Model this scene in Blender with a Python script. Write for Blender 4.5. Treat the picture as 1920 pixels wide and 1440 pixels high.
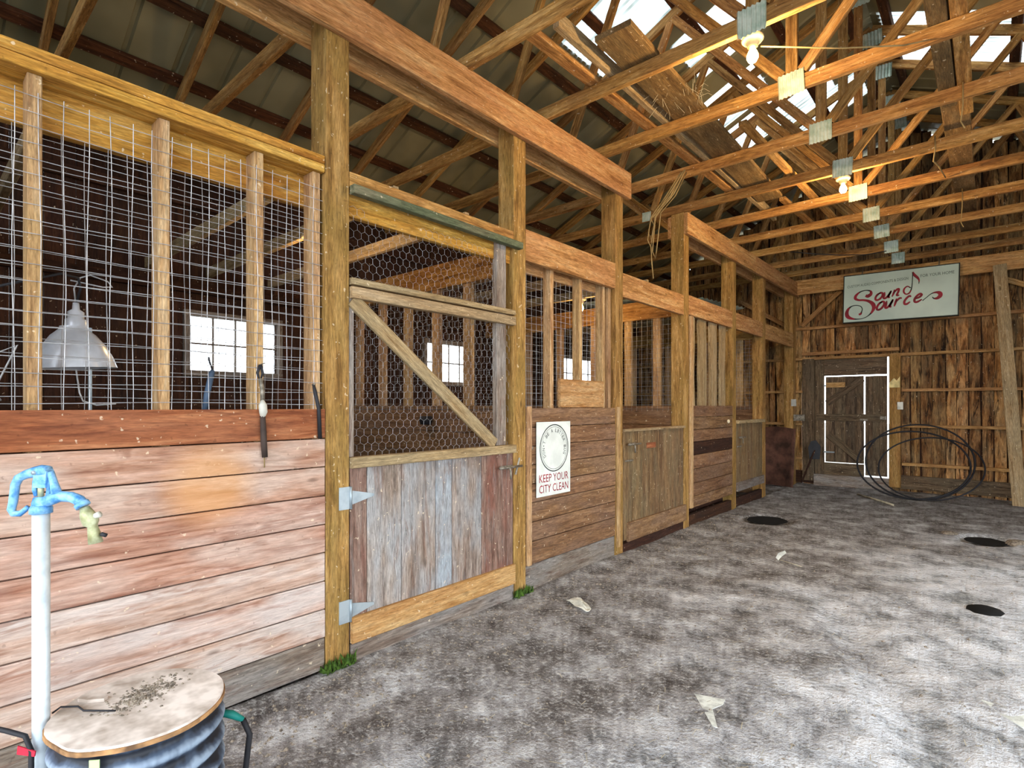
import bpy, bmesh, math, random
from mathutils import Vector, Matrix
rnd = random.Random(7)
for o in list(bpy.data.objects): bpy.data.objects.remove(o)
S = bpy.context.scene; C = S.collection
V = Vector
PI = math.pi

# ---------------------------------------------------------------- camera
cam = bpy.data.cameras.new('camera'); co = bpy.data.objects.new('camera', cam); C.objects.link(co)
cam.sensor_width = 36; cam.lens = 36*1019/1920; cam.shift_y = 42/1920
cam.clip_start = .05
co.location = (0, 0, 1.25); co.rotation_euler = (PI/2, 0, math.radians(41.3))
S.camera = co
# ---------------------------------------------------------------- sky, exposure
w = bpy.data.worlds.new('sky'); S.world = w; w.use_nodes = True
bg = w.node_tree.nodes['Background']; bg.inputs[0].default_value = (.86, .93, 1, 1); bg.inputs[1].default_value = 3.6
S.view_settings.view_transform = 'Standard'; S.view_settings.look = 'None'; S.view_settings.gamma = 1
S.view_settings.use_curve_mapping = False; S.view_settings.exposure = 1.0
S.cycles.max_bounces = 8; S.cycles.diffuse_bounces = 5; S.cycles.glossy_bounces = 3; S.cycles.transparent_max_bounces = 12
S.cycles.use_denoising = True

# ---------------------------------------------------------------- materials
def lin(c):
    return tuple(((v/255)/12.92 if v/255 <= .04045 else ((v/255+.055)/1.055)**2.4) for v in c)+(1,)
class NT:
    def __init__(s, name):
        s.m = bpy.data.materials.new(name); s.m.use_nodes = True; s.t = s.m.node_tree
        s.b = s.t.nodes['Principled BSDF']; s.out = s.t.nodes['Material Output']
        s.b.inputs['Roughness'].default_value = .85
        s.b.inputs['Specular IOR Level'].default_value = .25
    def n(s, typ, **kw):
        nd = s.t.nodes.new(typ)
        for k, v in kw.items(): setattr(nd, k, v)
        return nd
    def set(s, sock, v):
        if hasattr(v, 'is_linked') or isinstance(v, bpy.types.NodeSocket): s.t.links.new(v, sock)
        else: sock.default_value = v
    def obj(s):
        if not hasattr(s, '_o'):
            tc = s.n('ShaderNodeTexCoord'); oi = s.n('ShaderNodeObjectInfo'); s._r = oi.outputs['Random']
            c = s.n('ShaderNodeCombineXYZ')
            m1 = s.math('MULTIPLY', s._r, 37.); m2 = s.math('MULTIPLY', s._r, 91.)
            s.set(c.inputs[0], m1); s.set(c.inputs[1], m2); s.set(c.inputs[2], m1)
            a = s.n('ShaderNodeVectorMath', operation='ADD'); s.set(a.inputs[0], tc.outputs['Object']); s.set(a.inputs[1], c.outputs[0])
            s._o = a.outputs[0]
        return s._o
    def math(s, op, a, b=0., clamp=False):
        nd = s.n('ShaderNodeMath', operation=op); nd.use_clamp = clamp
        s.set(nd.inputs[0], a); s.set(nd.inputs[1], b); return nd.outputs[0]
    def map(s, vec, sc):
        nd = s.n('ShaderNodeVectorMath', operation='MULTIPLY'); s.set(nd.inputs[0], vec); nd.inputs[1].default_value = sc; return nd.outputs[0]
    def noise(s, vec, scale, detail=3, rough=.6, dist=0):
        nd = s.n('ShaderNodeTexNoise'); s.set(nd.inputs['Vector'], vec); nd.inputs['Scale'].default_value = scale
        nd.inputs['Detail'].default_value = detail; nd.inputs['Roughness'].default_value = rough; nd.inputs['Distortion'].default_value = dist
        return nd.outputs[0]
    def ramp(s, f, stops):
        nd = s.n('ShaderNodeValToRGB'); s.set(nd.inputs[0], f); e = nd.color_ramp.elements
        while len(e) < len(stops): e.new(.5)
        for i, (p, c) in enumerate(stops): e[i].position = p; e[i].color = c if len(c) == 4 else lin(c)
        return nd.outputs[0]
    def mix(s, f, a, b, mode='MIX'):
        nd = s.n('ShaderNodeMix', data_type='RGBA', blend_type=mode)
        s.set(nd.inputs[0], f); s.set(nd.inputs[6], a); s.set(nd.inputs[7], b); return nd.outputs[2]
    def bump(s, h, st=.3, d=.01):
        nd = s.n('ShaderNodeBump'); nd.inputs['Strength'].default_value = st; nd.inputs['Distance'].default_value = d
        s.set(nd.inputs['Height'], h); s.set(s.b.inputs['Normal'], nd.outputs[0])
    def col(s, c): s.set(s.b.inputs['Base Color'], c); return s.m

def wood(name, dark, mid, light, weather=None, wamt=.5, contrast=.18, var=.25, grain=14, stain=None, stamt=.0, specks=True, rough=.85, end=None, light_spot=None, fine=.7):
    k = NT(name); o = k.obj()
    g = k.noise(k.map(o, (1.1, grain, grain)), 2.2, 4, .62, .6)
    c = k.ramp(g, [(.5-contrast, dark), (.5, mid), (.5+contrast, light)])
    kn = k.noise(k.map(o, (1.6, 5, 5)), 1.7, 2, .5)
    if weather:
        f = k.math('MULTIPLY', k.ramp(kn, [(.42, (0, 0, 0)), (.62, (255, 255, 255))]), wamt)
        c = k.mix(f, c, lin(weather))
    if stain:
        s2 = k.noise(k.map(o, (.9, 7, 7)), 2.6, 3, .7, 1.2)
        c = k.mix(k.math('MULTIPLY', k.ramp(s2, [(.53, (0, 0, 0)), (.66, (255, 255, 255))]), stamt), c, lin(stain))
    fg = k.noise(k.map(o, (5, 46, 46)), 3.2, 3, .75)
    c = k.mix(fine, c, k.ramp(fg, [(.28, (72, 70, 68)), (.5, (186, 186, 186)), (.72, (255, 255, 255))]), 'MULTIPLY')
    kt = k.n('ShaderNodeTexVoronoi'); k.set(kt.inputs['Vector'], k.map(o, (2.2, 6, 6))); kt.inputs['Scale'].default_value = 1.6
    c = k.mix(k.ramp(kt.outputs['Distance'], [(.05, (200, 200, 200)), (.13, (0, 0, 0))]), c, lin(tuple(v*.5 for v in dark)))
    if specks:
        sp = k.noise(o, 36, 2, .6)
        c = k.mix(k.ramp(sp, [(.69, (0, 0, 0)), (.73, (200, 200, 200))]), c, lin((228, 208, 178)))
        c = k.mix(k.ramp(sp, [(.28, (150, 150, 150)), (.32, (0, 0, 0))]), c, lin(tuple(v*.5 for v in dark)))
    if light_spot:
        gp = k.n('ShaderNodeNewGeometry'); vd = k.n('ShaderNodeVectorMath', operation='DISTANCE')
        k.set(vd.inputs[0], gp.outputs['Position']); vd.inputs[1].default_value = light_spot[:3]
        c = k.mix(k.math('MULTIPLY', k.ramp(vd.outputs['Value'], [(light_spot[3]*.45, (255, 255, 255)), (light_spot[3], (0, 0, 0))]), .5), c, lin(light_spot[4]))
    hs = k.n('ShaderNodeHueSaturation'); k.set(hs.inputs['Color'], c)
    k.set(hs.inputs['Value'], k.math('ADD', k.math('MULTIPLY', k._r, 2*var), 1-var))
    k.set(hs.inputs['Hue'], k.math('ADD', k.math('MULTIPLY', k.math('FRACT', k.math('MULTIPLY', k._r, 7.3)), .010), .498))
    k.bump(k.math('ADD', g, fg), .4, .004); k.b.inputs['Roughness'].default_value = rough
    return k.col(hs.outputs[0])
def plain(name, c, rough=.7, metal=0, var=.12, sc=9, c2=None):
    k = NT(name); o = k.obj(); n = k.noise(o, sc, 3, .6)
    b = c2 or tuple(max(0, v*(1-var*2)) for v in c)
    k.b.inputs['Roughness'].default_value = rough; k.b.inputs['Metallic'].default_value = metal
    return k.col(k.ramp(n, [(.35, b), (.6, c)]))

M = {}
M['beam'] = wood('beam_wood', (160, 108, 58), (220, 162, 102), (244, 198, 140), (212, 150, 100), .5, var=.08)
M['header'] = wood('yellow_header_wood', (160, 104, 34), (216, 156, 68), (240, 190, 104), (196, 126, 56), .5, var=.1)
M['post'] = wood('post_wood', (122, 84, 40), (186, 138, 78), (214, 168, 106), (150, 120, 60), .5, grain=10, var=.08)
M['stud'] = wood('stud_wood', (160, 116, 74), (212, 168, 116), (232, 198, 152), (190, 146, 116), .4, var=.1)
M['truss'] = wood('truss_wood', (132, 88, 42), (192, 140, 78), (222, 174, 112), (160, 106, 60), .5, var=.18)
M['purlin'] = wood('purlin_wood', (60, 34, 18), (90, 52, 30), (118, 74, 44), (72, 46, 32), .5)
M['siding'] = wood('siding_wood', (150, 100, 78), (192, 146, 122), (214, 174, 154), (212, 186, 170), .75, stain=(136, 82, 60), stamt=.5, var=.06, fine=.4, light_spot=(-2.37, .85, .93, .2, (216, 156, 98)))  # soft round pool of warm light painted into the plank colour
M['siding_red'] = wood('red_brown_siding_wood', (116, 60, 34), (164, 98, 60), (192, 130, 88), (182, 120, 84), .5, stain=(104, 54, 36), stamt=.6, var=.06, fine=.5)
M['siding_pale'] = wood('pale_daylit_siding_wood', (172, 132, 112), (206, 172, 154), (226, 200, 186), (216, 202, 194), .8, stain=(150, 98, 74), stamt=.6, var=.05, fine=.4)  # paler plank tone of its own plus daylight painted into the colour
M['siding_far'] = wood('brown_siding_wood', (110, 76, 50), (152, 112, 78), (176, 136, 100), (150, 118, 96), .6, stain=(106, 70, 50), stamt=.4, var=.12)
M['barn'] = wood('barn_board_wood', (76, 48, 28), (168, 114, 64), (228, 170, 106), (196, 164, 118), .5, contrast=.15, stain=(36, 24, 18), stamt=.9, var=.42, grain=7)
M['dark'] = wood('dark_board_wood', (48, 28, 20), (72, 42, 28), (92, 58, 38), (64, 44, 36), .5, var=.2)  # dark brown is the boards' own colour
M['girt'] = wood('girt_wood', (150, 104, 60), (208, 156, 98), (230, 184, 128), (186, 132, 86), .5, var=.1)
M['grey'] = wood('weathered_grey_wood', (112, 92, 78), (150, 134, 120), (176, 164, 152), (164, 158, 152), .7, stain=(112, 72, 56), stamt=.5, var=.16)
M['peel'] = wood('peeling_paint_wood', (122, 104, 94), (168, 148, 134), (194, 178, 166), (182, 182, 182), .8, stain=(136, 98, 80), stamt=.55, var=.1)
M['peelblue'] = wood('blue_grey_paint_wood', (140, 132, 126), (174, 170, 168), (196, 198, 200), (184, 194, 202), .8, stain=(136, 108, 92), stamt=.6, var=.05)
M['peelred'] = wood('red_paint_wood', (112, 84, 72), (148, 116, 102), (168, 142, 128), (142, 76, 62), .5, stain=(150, 140, 134), stamt=.6, var=.05)
M['kick'] = wood('fresh_pine_wood', (176, 122, 66), (214, 166, 110), (228, 188, 136), (206, 150, 96), .5, stain=(168, 108, 58), stamt=.5, var=.06)
M['rail'] = wood('pale_rail_wood', (150, 118, 80), (190, 160, 118), (208, 182, 144), (172, 152, 118), .6, var=.1)
M['track'] = wood('green_grey_track_wood', (92, 92, 70), (128, 126, 98), (154, 148, 120), (104, 118, 88), .7, var=.1)
M['door'] = wood('aged_door_wood', (104, 76, 50), (148, 116, 80), (174, 142, 104), (140, 124, 94), .6, stain=(106, 70, 48), stamt=.45, var=.12)
M['backdoor'] = wood('grey_brown_door_wood', (80, 62, 46), (122, 98, 74), (150, 126, 100), (118, 104, 84), .6, stain=(58, 44, 36), stamt=.7, var=.2)
M['plank'] = wood('old_plank_wood', (104, 76, 46), (140, 108, 68), (160, 130, 90), (112, 92, 62), .7, var=.12, grain=9)
M['rust'] = plain('rusty_sheet_metal', (112, 76, 62), .8, .2, c2=(60, 42, 34), sc=5)
M['wire'] = plain('galvanised_wire', (196, 196, 198), .5, .35)
M['rope'] = plain('old_twine', (170, 144, 96), .9)
M['galv'] = plain('galvanised_metal', (172, 182, 186), .45, .5, c2=(140, 152, 160))
M['pipe'] = plain('galvanised_pipe', (206, 216, 222), .5, .3, c2=(180, 192, 200), sc=20)
M['gusset'] = plain('pale_green_tin', (206, 216, 204), .5, .2, c2=(164, 184, 168), sc=14)
M['blue'] = plain('blue_enamel', (132, 182, 222), .4, .1, c2=(62, 122, 180), sc=40)
M['brass'] = plain('dull_brass', (190, 192, 158), .5, .4, c2=(140, 140, 100), sc=30)
M['steel'] = plain('dull_steel', (150, 142, 128), .5, .5, c2=(100, 92, 80), sc=30)
M['alu'] = plain('spun_aluminium', (226, 230, 238), .3, .4, var=.06)
M['black'] = plain('black_rubber', (42, 42, 46), .6)
M['strap'] = plain('slate_blue_strap', (70, 88, 110), .6)
M['brown'] = plain('dark_leather', (66, 54, 48), .7)
M['drum'] = plain('blue_black_ribbed_plastic', (98, 122, 152), .5, 0, c2=(44, 52, 68), sc=9)
M['tape'] = plain('pale_green_tape', (176, 200, 140), .6)
M['lid'] = plain('pale_dusty_board', (232, 222, 214), .9, 0, c2=(168, 154, 142), sc=11)
M['lidedge'] = plain('raw_plywood_edge', (182, 138, 92), .9, 0, c2=(96, 72, 52), sc=14)
M['crumb'] = plain('crumbled_dirt', (150, 138, 122), .95, 0, c2=(84, 76, 68), sc=60)
M['white'] = plain('off_white_plastic', (222, 220, 206), .6)
M['cream'] = plain('porcelain', (232, 216, 180), .35)
M['teal'] = plain('teal_hose_plastic', (30, 130, 120), .5)
M['redtag'] = plain('red_ribbon', (190, 40, 60), .7)
M['straw'] = plain('pale_straw', (196, 186, 160), .9)
M['moss'] = plain('green_moss', (76, 104, 36), .95, 0, c2=(40, 58, 20), sc=60)
M['signwhite'] = plain('enamel_white', (226, 230, 222), .4, 0, var=.03)
M['signgreen'] = plain('pale_green_plastic', (190, 208, 196), .35, 0, c2=(176, 194, 184), sc=2)
M['ink'] = plain('dark_ink', (36, 44, 42), .6)
M['crimson'] = plain('crimson_ink', (150, 24, 46), .5)
M['signred'] = plain('sign_red', (166, 30, 44), .5)
M['tagline'] = plain('grey_green_ink', (84, 98, 92), .6)
M['stone'] = plain('pale_stone', (224, 228, 220), .9, 0, c2=(176, 178, 172), sc=26)
M['patch'] = plain('pale_yellow_board', (236, 214, 150), .8)

def drumplastic():
    k = NT('blue_black_ribbed_plastic'); o = k.obj(); n = k.noise(k.map(o, (1, 1, .35)), 16, 3, .65)
    tc = k.n('ShaderNodeTexCoord'); sz = k.n('ShaderNodeSeparateXYZ'); k.set(sz.inputs[0], tc.outputs['Object'])
    wv = k.math('SINE', k.math('ADD', k.math('MULTIPLY', sz.outputs[2], 2*PI/.052), 1.2))
    f = k.math('ADD', k.math('MULTIPLY', wv, .22), n)
    k.b.inputs['Roughness'].default_value = .5
    return k.col(k.ramp(f, [(.3, (30, 33, 40)), (.52, (66, 78, 96)), (.78, (138, 154, 172))]))
M['drum'] = drumplastic()
def roofmetal():
    k = NT('roof_sheet_metal'); o = k.obj(); n = k.noise(o, 1.4, 3, .6)
    k.b.inputs['Roughness'].default_value = .55; k.b.inputs['Metallic'].default_value = .15
    return k.col(k.ramp(n, [(.35, (124, 118, 90)), (.65, (152, 146, 116))]))
M['roof'] = roofmetal()
def skylight():
    k = NT('translucent_skylight_sheet'); t = k.t
    tr = k.n('ShaderNodeBsdfTranslucent'); tr.inputs[0].default_value = (.86, .9, .88, 1)
    tc = k.n('ShaderNodeTexCoord'); wv = k.n('ShaderNodeTexWave', bands_direction='Y'); k.set(wv.inputs['Vector'], tc.outputs['Object'])
    wv.inputs['Scale'].default_value = 4.2; wv.inputs['Distortion'].default_value = .6; wv.inputs['Detail'].default_value = 2
    n = k.noise(k.map(k.obj(), (1, 3, 3)), 1.5, 3)
    k.set(tr.inputs[0], k.mix(k.ramp(n, [(.35, (0, 0, 0)), (.7, (200, 200, 200))]), k.ramp(wv.outputs[1], [(.15, (88, 96, 92)), (.55, (172, 178, 176))]), lin((196, 202, 202))))  # wave stripes paint the shading of the corrugation into the sheet colour
    mx = k.n('ShaderNodeMixShader'); mx.inputs[0].default_value = .2
    t.links.new(tr.outputs[0], mx.inputs[1]); t.links.new(k.b.outputs[0], mx.inputs[2]); t.links.new(mx.outputs[0], k.out.inputs[0])
    k.b.inputs['Base Color'].default_value = (.7, .75, .72, 1)
    return k.m
M['skylight'] = skylight()
def pane():
    k = NT('dusty_window_glass'); t = k.t
    tr = k.n('ShaderNodeBsdfTransparent'); tl = k.n('ShaderNodeBsdfTranslucent'); tl.inputs[0].default_value = (.9, .93, .95, 1)
    n = k.noise(k.obj(), 6, 4, .7)
    mx = k.n('ShaderNodeMixShader'); k.set(mx.inputs[0], k.ramp(n, [(.3, (90, 90, 90)), (.7, (170, 170, 170))]))
    t.links.new(tr.outputs[0], mx.inputs[1]); t.links.new(tl.outputs[0], mx.inputs[2])
    m2 = k.n('ShaderNodeMixShader'); m2.inputs[0].default_value = .06
    k.b.inputs['Roughness'].default_value = .1
    t.links.new(mx.outputs[0], m2.inputs[1]); t.links.new(k.b.outputs[0], m2.inputs[2]); t.links.new(m2.outputs[0], k.out.inputs[0])
    return k.m
M['pane'] = pane()
def glow():
    k = NT('lit_bulb_glass'); k.b.inputs['Emission Color'].default_value = lin((255, 206, 110)); k.b.inputs['Emission Strength'].default_value = 9
    return k.m
M['glow'] = glow()
def dirt():
    k = NT('packed_dirt'); o = k.n('ShaderNodeTexCoord').outputs['Object']
    a = k.noise(o, .7, 4, .65); b = k.noise(o, 4.2, 5, .7); d = k.noise(o, 34, 3, .75)
    f = k.noise(o, 70, 2, .7)
    c = k.ramp(b, [(.32, (68, 63, 61)), (.44, (108, 104, 102)), (.55, (144, 142, 142)), (.68, (194, 196, 198))])
    sx = k.n('ShaderNodeSeparateXYZ'); k.set(sx.inputs[0], o)
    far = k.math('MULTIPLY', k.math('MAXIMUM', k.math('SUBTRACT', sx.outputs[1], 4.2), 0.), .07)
    lit_dust = k.math('SUBTRACT', k.math('MINIMUM', k.math('MULTIPLY', k.math('ADD', sx.outputs[0], 1.1), .22), .22), far)      # chalky dust, and daylight from the open side painted paler, fading to the back
    pale = k.ramp(k.math('ADD', a, lit_dust), [(.44, (0, 0, 0)), (.66, (255, 255, 255))])
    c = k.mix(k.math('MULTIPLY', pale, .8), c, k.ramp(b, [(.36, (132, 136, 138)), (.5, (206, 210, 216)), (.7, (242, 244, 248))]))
    c = k.mix(k.ramp(a, [(.36, (120, 120, 120)), (.48, (0, 0, 0))]), c, lin((72, 64, 58)))
    c = k.mix(k.ramp(d, [(.52, (0, 0, 0)), (.70, (190, 190, 190))]), c, lin((222, 222, 220)))
    c = k.mix(k.ramp(d, [(.28, (210, 210, 210)), (.44, (0, 0, 0))]), c, lin((46, 42, 40)))
    c = k.mix(k.ramp(f, [(.56, (0, 0, 0)), (.7, (170, 170, 170))]), c, lin((214, 212, 206)))
    c = k.mix(k.ramp(f, [(.3, (170, 170, 170)), (.42, (0, 0, 0))]), c, lin((40, 36, 34)))
    k.bump(k.math('ADD', k.math('MULTIPLY', b, 1.5), d), .7, .018); k.b.inputs['Roughness'].default_value = .95
    return k.col(c)
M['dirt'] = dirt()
M['yard'] = plain('yard_gravel', (150, 148, 140), .95, sc=3)
M['near_black'] = plain('near_black_ground', (16, 15, 14), .9, sc=6)

# ---------------------------------------------------------------- geometry helpers
def mesh(name, vs, fs, mat=None, smooth=False):
    m = bpy.data.meshes.new(name); m.from_pydata([tuple(v) for v in vs], [], fs); m.update()
    if mat: m.materials.append(M[mat])
    if smooth:
        for p in m.polygons: p.use_smooth = True
    return m
def tag(o, label=None, cat=None, group=None, kind=None):
    if label: o['label'] = label
    if cat: o['category'] = cat
    if group: o['group'] = group
    if kind: o['kind'] = kind
    return o
def empty(name, loc, **kw):
    o = bpy.data.objects.new(name, None); C.objects.link(o); o.location = loc; o.empty_display_size = .1
    return tag(o, **kw)
def world(o):
    mtx = Matrix.LocRotScale(o.location, o.rotation_euler, o.scale) if not o.get('_m') else o.matrix_basis
    return WM.get(o.name, mtx)
WM = {}
def link(name, m, mat4, parent=None):
    o = bpy.data.objects.new(name, m); C.objects.link(o); o.matrix_basis = mat4
    WM[o.name] = mat4
    if parent:
        o.parent = parent
        pm = WM.get(parent.name) or Matrix.Translation(parent.location)
        o.matrix_parent_inverse = pm.inverted()
    return o
_cache = {}
def barmesh(L, w_, h, mat, ch=.003):
    key = (round(L, 2), round(w_, 3), round(h, 3), mat)
    if key in _cache: return _cache[key]
    a, b, c = L/2, w_/2, h/2; ch = min(ch, b*.5, c*.5)
    prof = [(-b+ch, -c), (b-ch, -c), (b, -c+ch), (b, c-ch), (b-ch, c), (-b+ch, c), (-b, c-ch), (-b, -c+ch)]
    vs = [(s*a, y, z) for s in (-1, 1) for y, z in prof]
    fs = [(i, (i+1) % 8, 8+(i+1) % 8, 8+i) for i in range(8)] + [tuple(range(7, -1, -1)), tuple(range(8, 16))]
    m = mesh('bar', [V(v) for v in vs], fs, mat); _cache[key] = m
    return m
def frame(p0, p1, up=V((0, 0, 1))):
    d = (p1-p0).normalized()
    if abs(d.dot(up)) > .98: up = V((0, 1, 0))
    y = up.cross(d).normalized(); z = d.cross(y)
    c = (p0+p1)/2
    return Matrix(((d.x, y.x, z.x, c.x), (d.y, y.y, z.y, c.y), (d.z, y.z, z.z, c.z), (0, 0, 0, 1)))
def bar(name, p0, p1, w_, h, mat, parent=None, up=(0, 0, 1)):
    """a stick from p0 to p1; h along 'up', w_ across; vertical sticks: w_ along x, h along y"""
    p0, p1 = V(p0), V(p1)
    return link(name, barmesh((p1-p0).length, w_, h, mat), frame(p0, p1, V(up)), parent)
def boxx(name, lo, hi, mat, parent=None, along=None):
    """axis aligned box, grain along its longest side"""
    lo, hi = V(lo), V(hi); c = (lo+hi)/2; s = hi-lo
    ax = along if along is not None else max(range(3), key=lambda i: s[i])
    if ax == 0: return bar(name, (lo.x, c.y, c.z), (hi.x, c.y, c.z), s.y, s.z, mat, parent)
    if ax == 1: return bar(name, (c.x, lo.y, c.z), (c.x, hi.y, c.z), s.x, s.z, mat, parent)
    return bar(name, (c.x, c.y, lo.z), (c.x, c.y, hi.z), s.x, s.y, mat, parent)
def rough(name, p0, p1, w_, h, mat, parent=None, wob=.012, n=7, up=(0, 0, 1), seed=None):
    """rough sawn board with wavering long edges; h is across the face, w_ its thickness"""
    p0, p1 = V(p0), V(p1); L = (p1-p0).length; vs = []; fs = []
    e = [0, 0]
    for i in range(n):
        x = -L/2+L*i/(n-1)
        e = [e[0]*.5+rnd.uniform(-wob, wob), e[1]*.5+rnd.uniform(-wob, wob)]
        a, b = -h/2+e[0], h/2+e[1]
        vs += [(x, -w_/2, a), (x, w_/2, a), (x, w_/2, b), (x, -w_/2, b)]
        if i:
            q = 4*(i-1)
            fs += [(q+j, q+(j+1) % 4, q+4+(j+1) % 4, q+4+j) for j in range(4)]
    fs += [(3, 2, 1, 0), tuple(range(4*n-4, 4*n))]
    return link(name, mesh(name, vs, fs, mat), frame(p0, p1, V(up)), parent)
def tubegeo(pts, r, seg=8, closed=False, vs=None, fs=None):
    vs = [] if vs is None else vs; fs = [] if fs is None else fs
    pts = [V(p) for p in pts]; n = len(pts); base = len(vs); prev = None
    for i, p in enumerate(pts):
        if closed: t = (pts[(i+1) % n]-pts[i-1]).normalized()
        else: t = (pts[min(i+1, n-1)]-pts[max(i-1, 0)]).normalized()
        if prev is None:
            u = t.cross(V((0, 0, 1)));
            if u.length < .05: u = t.cross(V((1, 0, 0)))
        else: u = prev-t*prev.dot(t)
        u.normalize(); prev = u; v = t.cross(u); rr = r[i] if isinstance(r, (list, tuple)) else r
        for k in range(seg): vs.append(p+u*math.cos(2*PI*k/seg)*rr+v*math.sin(2*PI*k/seg)*rr)
    for i in range(n if closed else n-1):
        a, b = base+i*seg, base+((i+1) % n)*seg
        fs += [(a+k, a+(k+1) % seg, b+(k+1) % seg, b+k) for k in range(seg)]
    if not closed: fs += [tuple(base+k for k in range(seg-1, -1, -1)), tuple(base+(n-1)*seg+k for k in range(seg))]
    return vs, fs
def tube(name, pts, r, mat, parent=None, seg=8, closed=False, smooth=True, org=None):
    org = V(org) if org else V(pts[0])
    vs, fs = tubegeo([V(p)-org for p in pts], r, seg, closed)
    return link(name, mesh(name, vs, fs, mat, smooth), Matrix.Translation(org), parent)
def lathe(name, prof, mat, loc, parent=None, seg=24, rot=None, smooth=True, wave=None):
    vs, fs = [], []
    for i, (r, z) in enumerate(prof):
        for k in range(seg):
            a = 2*PI*k/seg; vs.append((r*math.cos(a), r*math.sin(a), z))
        if i: fs += [((i-1)*seg+k, (i-1)*seg+(k+1) % seg, i*seg+(k+1) % seg, i*seg+k) for k in range(seg)]
    m = mesh(name, vs, fs, mat, smooth)
    mt = Matrix.Translation(loc)
    if rot: mt = mt @ rot
    return link(name, m, mt, parent)
def prism(name, pts2, thick, mat, mat4, parent=None):
    """polygon in local XY, extruded along local Z"""
    n = len(pts2)
    vs = [(x, y, 0) for x, y in pts2]+[(x, y, thick) for x, y in pts2]
    fs = [tuple(range(n-1, -1, -1)), tuple(range(n, 2*n))]+[(i, (i+1) % n, n+(i+1) % n, n+i) for i in range(n)]
    return link(name, mesh(name, vs, fs, mat), mat4, parent)
FX = Matrix(((0, 0, 1, 0), (1, 0, 0, 0), (0, 1, 0, 0), (0, 0, 0, 1)))     # local x->+y, y->+z, z->+x
FY = Matrix(((1, 0, 0, 0), (0, 0, -1, 0), (0, 1, 0, 0), (0, 0, 0, 1)))    # local x->+x, y->+z, z->-y
def structure(name, loc=(0, 0, 0)): return empty(name, loc, kind='structure')

# ================================================================ SETTING
XW = -2.37                     # plane of the stall fronts
XL, XR, XC = -5.3, 3.4, -.95   # outer walls and ridge line
YB, YF = 9.9, -2.4             # back wall and unseen front, left open for daylight
ZC, PITCH = 3.258, .45
def zroof(x): return 3.27+PITCH*((x-XL) if x < XC else (XR-x))       # underside of the rafters

# ---- floor: uneven packed dirt
from mathutils import noise as MN
HOLES = [(-1.86, 6.42, .22, .09), (-.03, 6.8, .17, .08)]
def zfloor(x, y):
    z = .016*MN.noise(V((x*.9, y*.9, 3)))+.010*MN.noise(V((x*3.1, y*3.1, 8)))+.0045*MN.noise(V((x*9, y*9, 1)))+.003*MN.noise(V((x*21, y*21, 5)))
    d = abs((x+.1)-(.42*(y-2.4)*-1)) if 1.2 < y < 4.2 else 9
    if d < .16: z -= .03*math.cos(d/.16*PI/2)*math.sin((y-1.2)/3*PI)
    for hx, hy, r, dp in HOLES:
        q = math.hypot(x-hx, (y-hy)*.8)/r
        if q < 1.25: z -= dp*max(0, min(1, (1.25-q)/.4))
    if x < XW-.02: z -= .02
    return z-.012
def grid(x0, x1, y0, y1, st):
    nx, ny = int((x1-x0)/st)+1, int((y1-y0)/st)+1
    vs = [(x0+i*st, y0+j*st, zfloor(x0+i*st, y0+j*st)) for j in range(ny) for i in range(nx)]
    fs = [(j*nx+i, j*nx+i+1, (j+1)*nx+i+1, (j+1)*nx+i) for j in range(ny-1) for i in range(nx-1)]
    return mesh('floor', vs, fs, 'dirt', True)
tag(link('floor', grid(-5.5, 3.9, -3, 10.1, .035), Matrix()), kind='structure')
tag(link('ground', mesh('ground', [(-40, -40, -.09), (40, -40, -.09), (40, 50, -.09), (-40, 50, -.09)], [(0, 1, 2, 3)], 'yard'), Matrix()), kind='structure')

# ---- ceiling: sheets, skylights, purlins
ceil = structure('ceiling', (XC, 4, 5.3))
def sheet(name, side, y0, y1, d0, d1, mat, corr):
    """roof sheet from d0 to d1 (horizontal run below the ridge); ribs run down the slope"""
    vs, fs = [], []; prof = []
    if corr:
        n = max(8, int((y1-y0)/.0375))
        prof = [(y0+(y1-y0)*i/n, .008*math.cos(PI*i)) for i in range(n+1)]
    else:
        k = max(1, round((y1-y0)/.3)); s = (y1-y0)/k
        for i in range(k):
            b = y0+i*s; prof += [(b, 0), (b+.012, .02), (b+.035, .02), (b+.047, 0)]
        prof.append((y1, 0))
    run = d1-d0
    for q in (0, 1):
        for y, h in prof:
            d = d0+run*q; vs.append((side*d, y, -PITCH*d+h))
    n = len(prof); fs = [(i, i+1, n+i+1, n+i) for i in range(n-1)]
    m = mesh(name, [V(v)-V((side*(d0+d1)/2, (y0+y1)/2, -PITCH*(d0+d1)/2)) for v in vs], fs, mat, corr)
    return link(name, m, Matrix.Translation((XC+side*(d0+d1)/2, (y0+y1)/2, 5.383-PITCH*(d0+d1)/2)), ceil)
SKY_L = [(3.86, 4.66, .85, 1.95), (5.0, 5.75, .5, 1.4), (6.1, 6.8, .95, 1.8), (6.9, 7.6, .45, 1.8), (7.6, 8.25, .2, 1.0)]
SKY_R = [(6.75, 7.95, .06, 1.4)]
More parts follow.
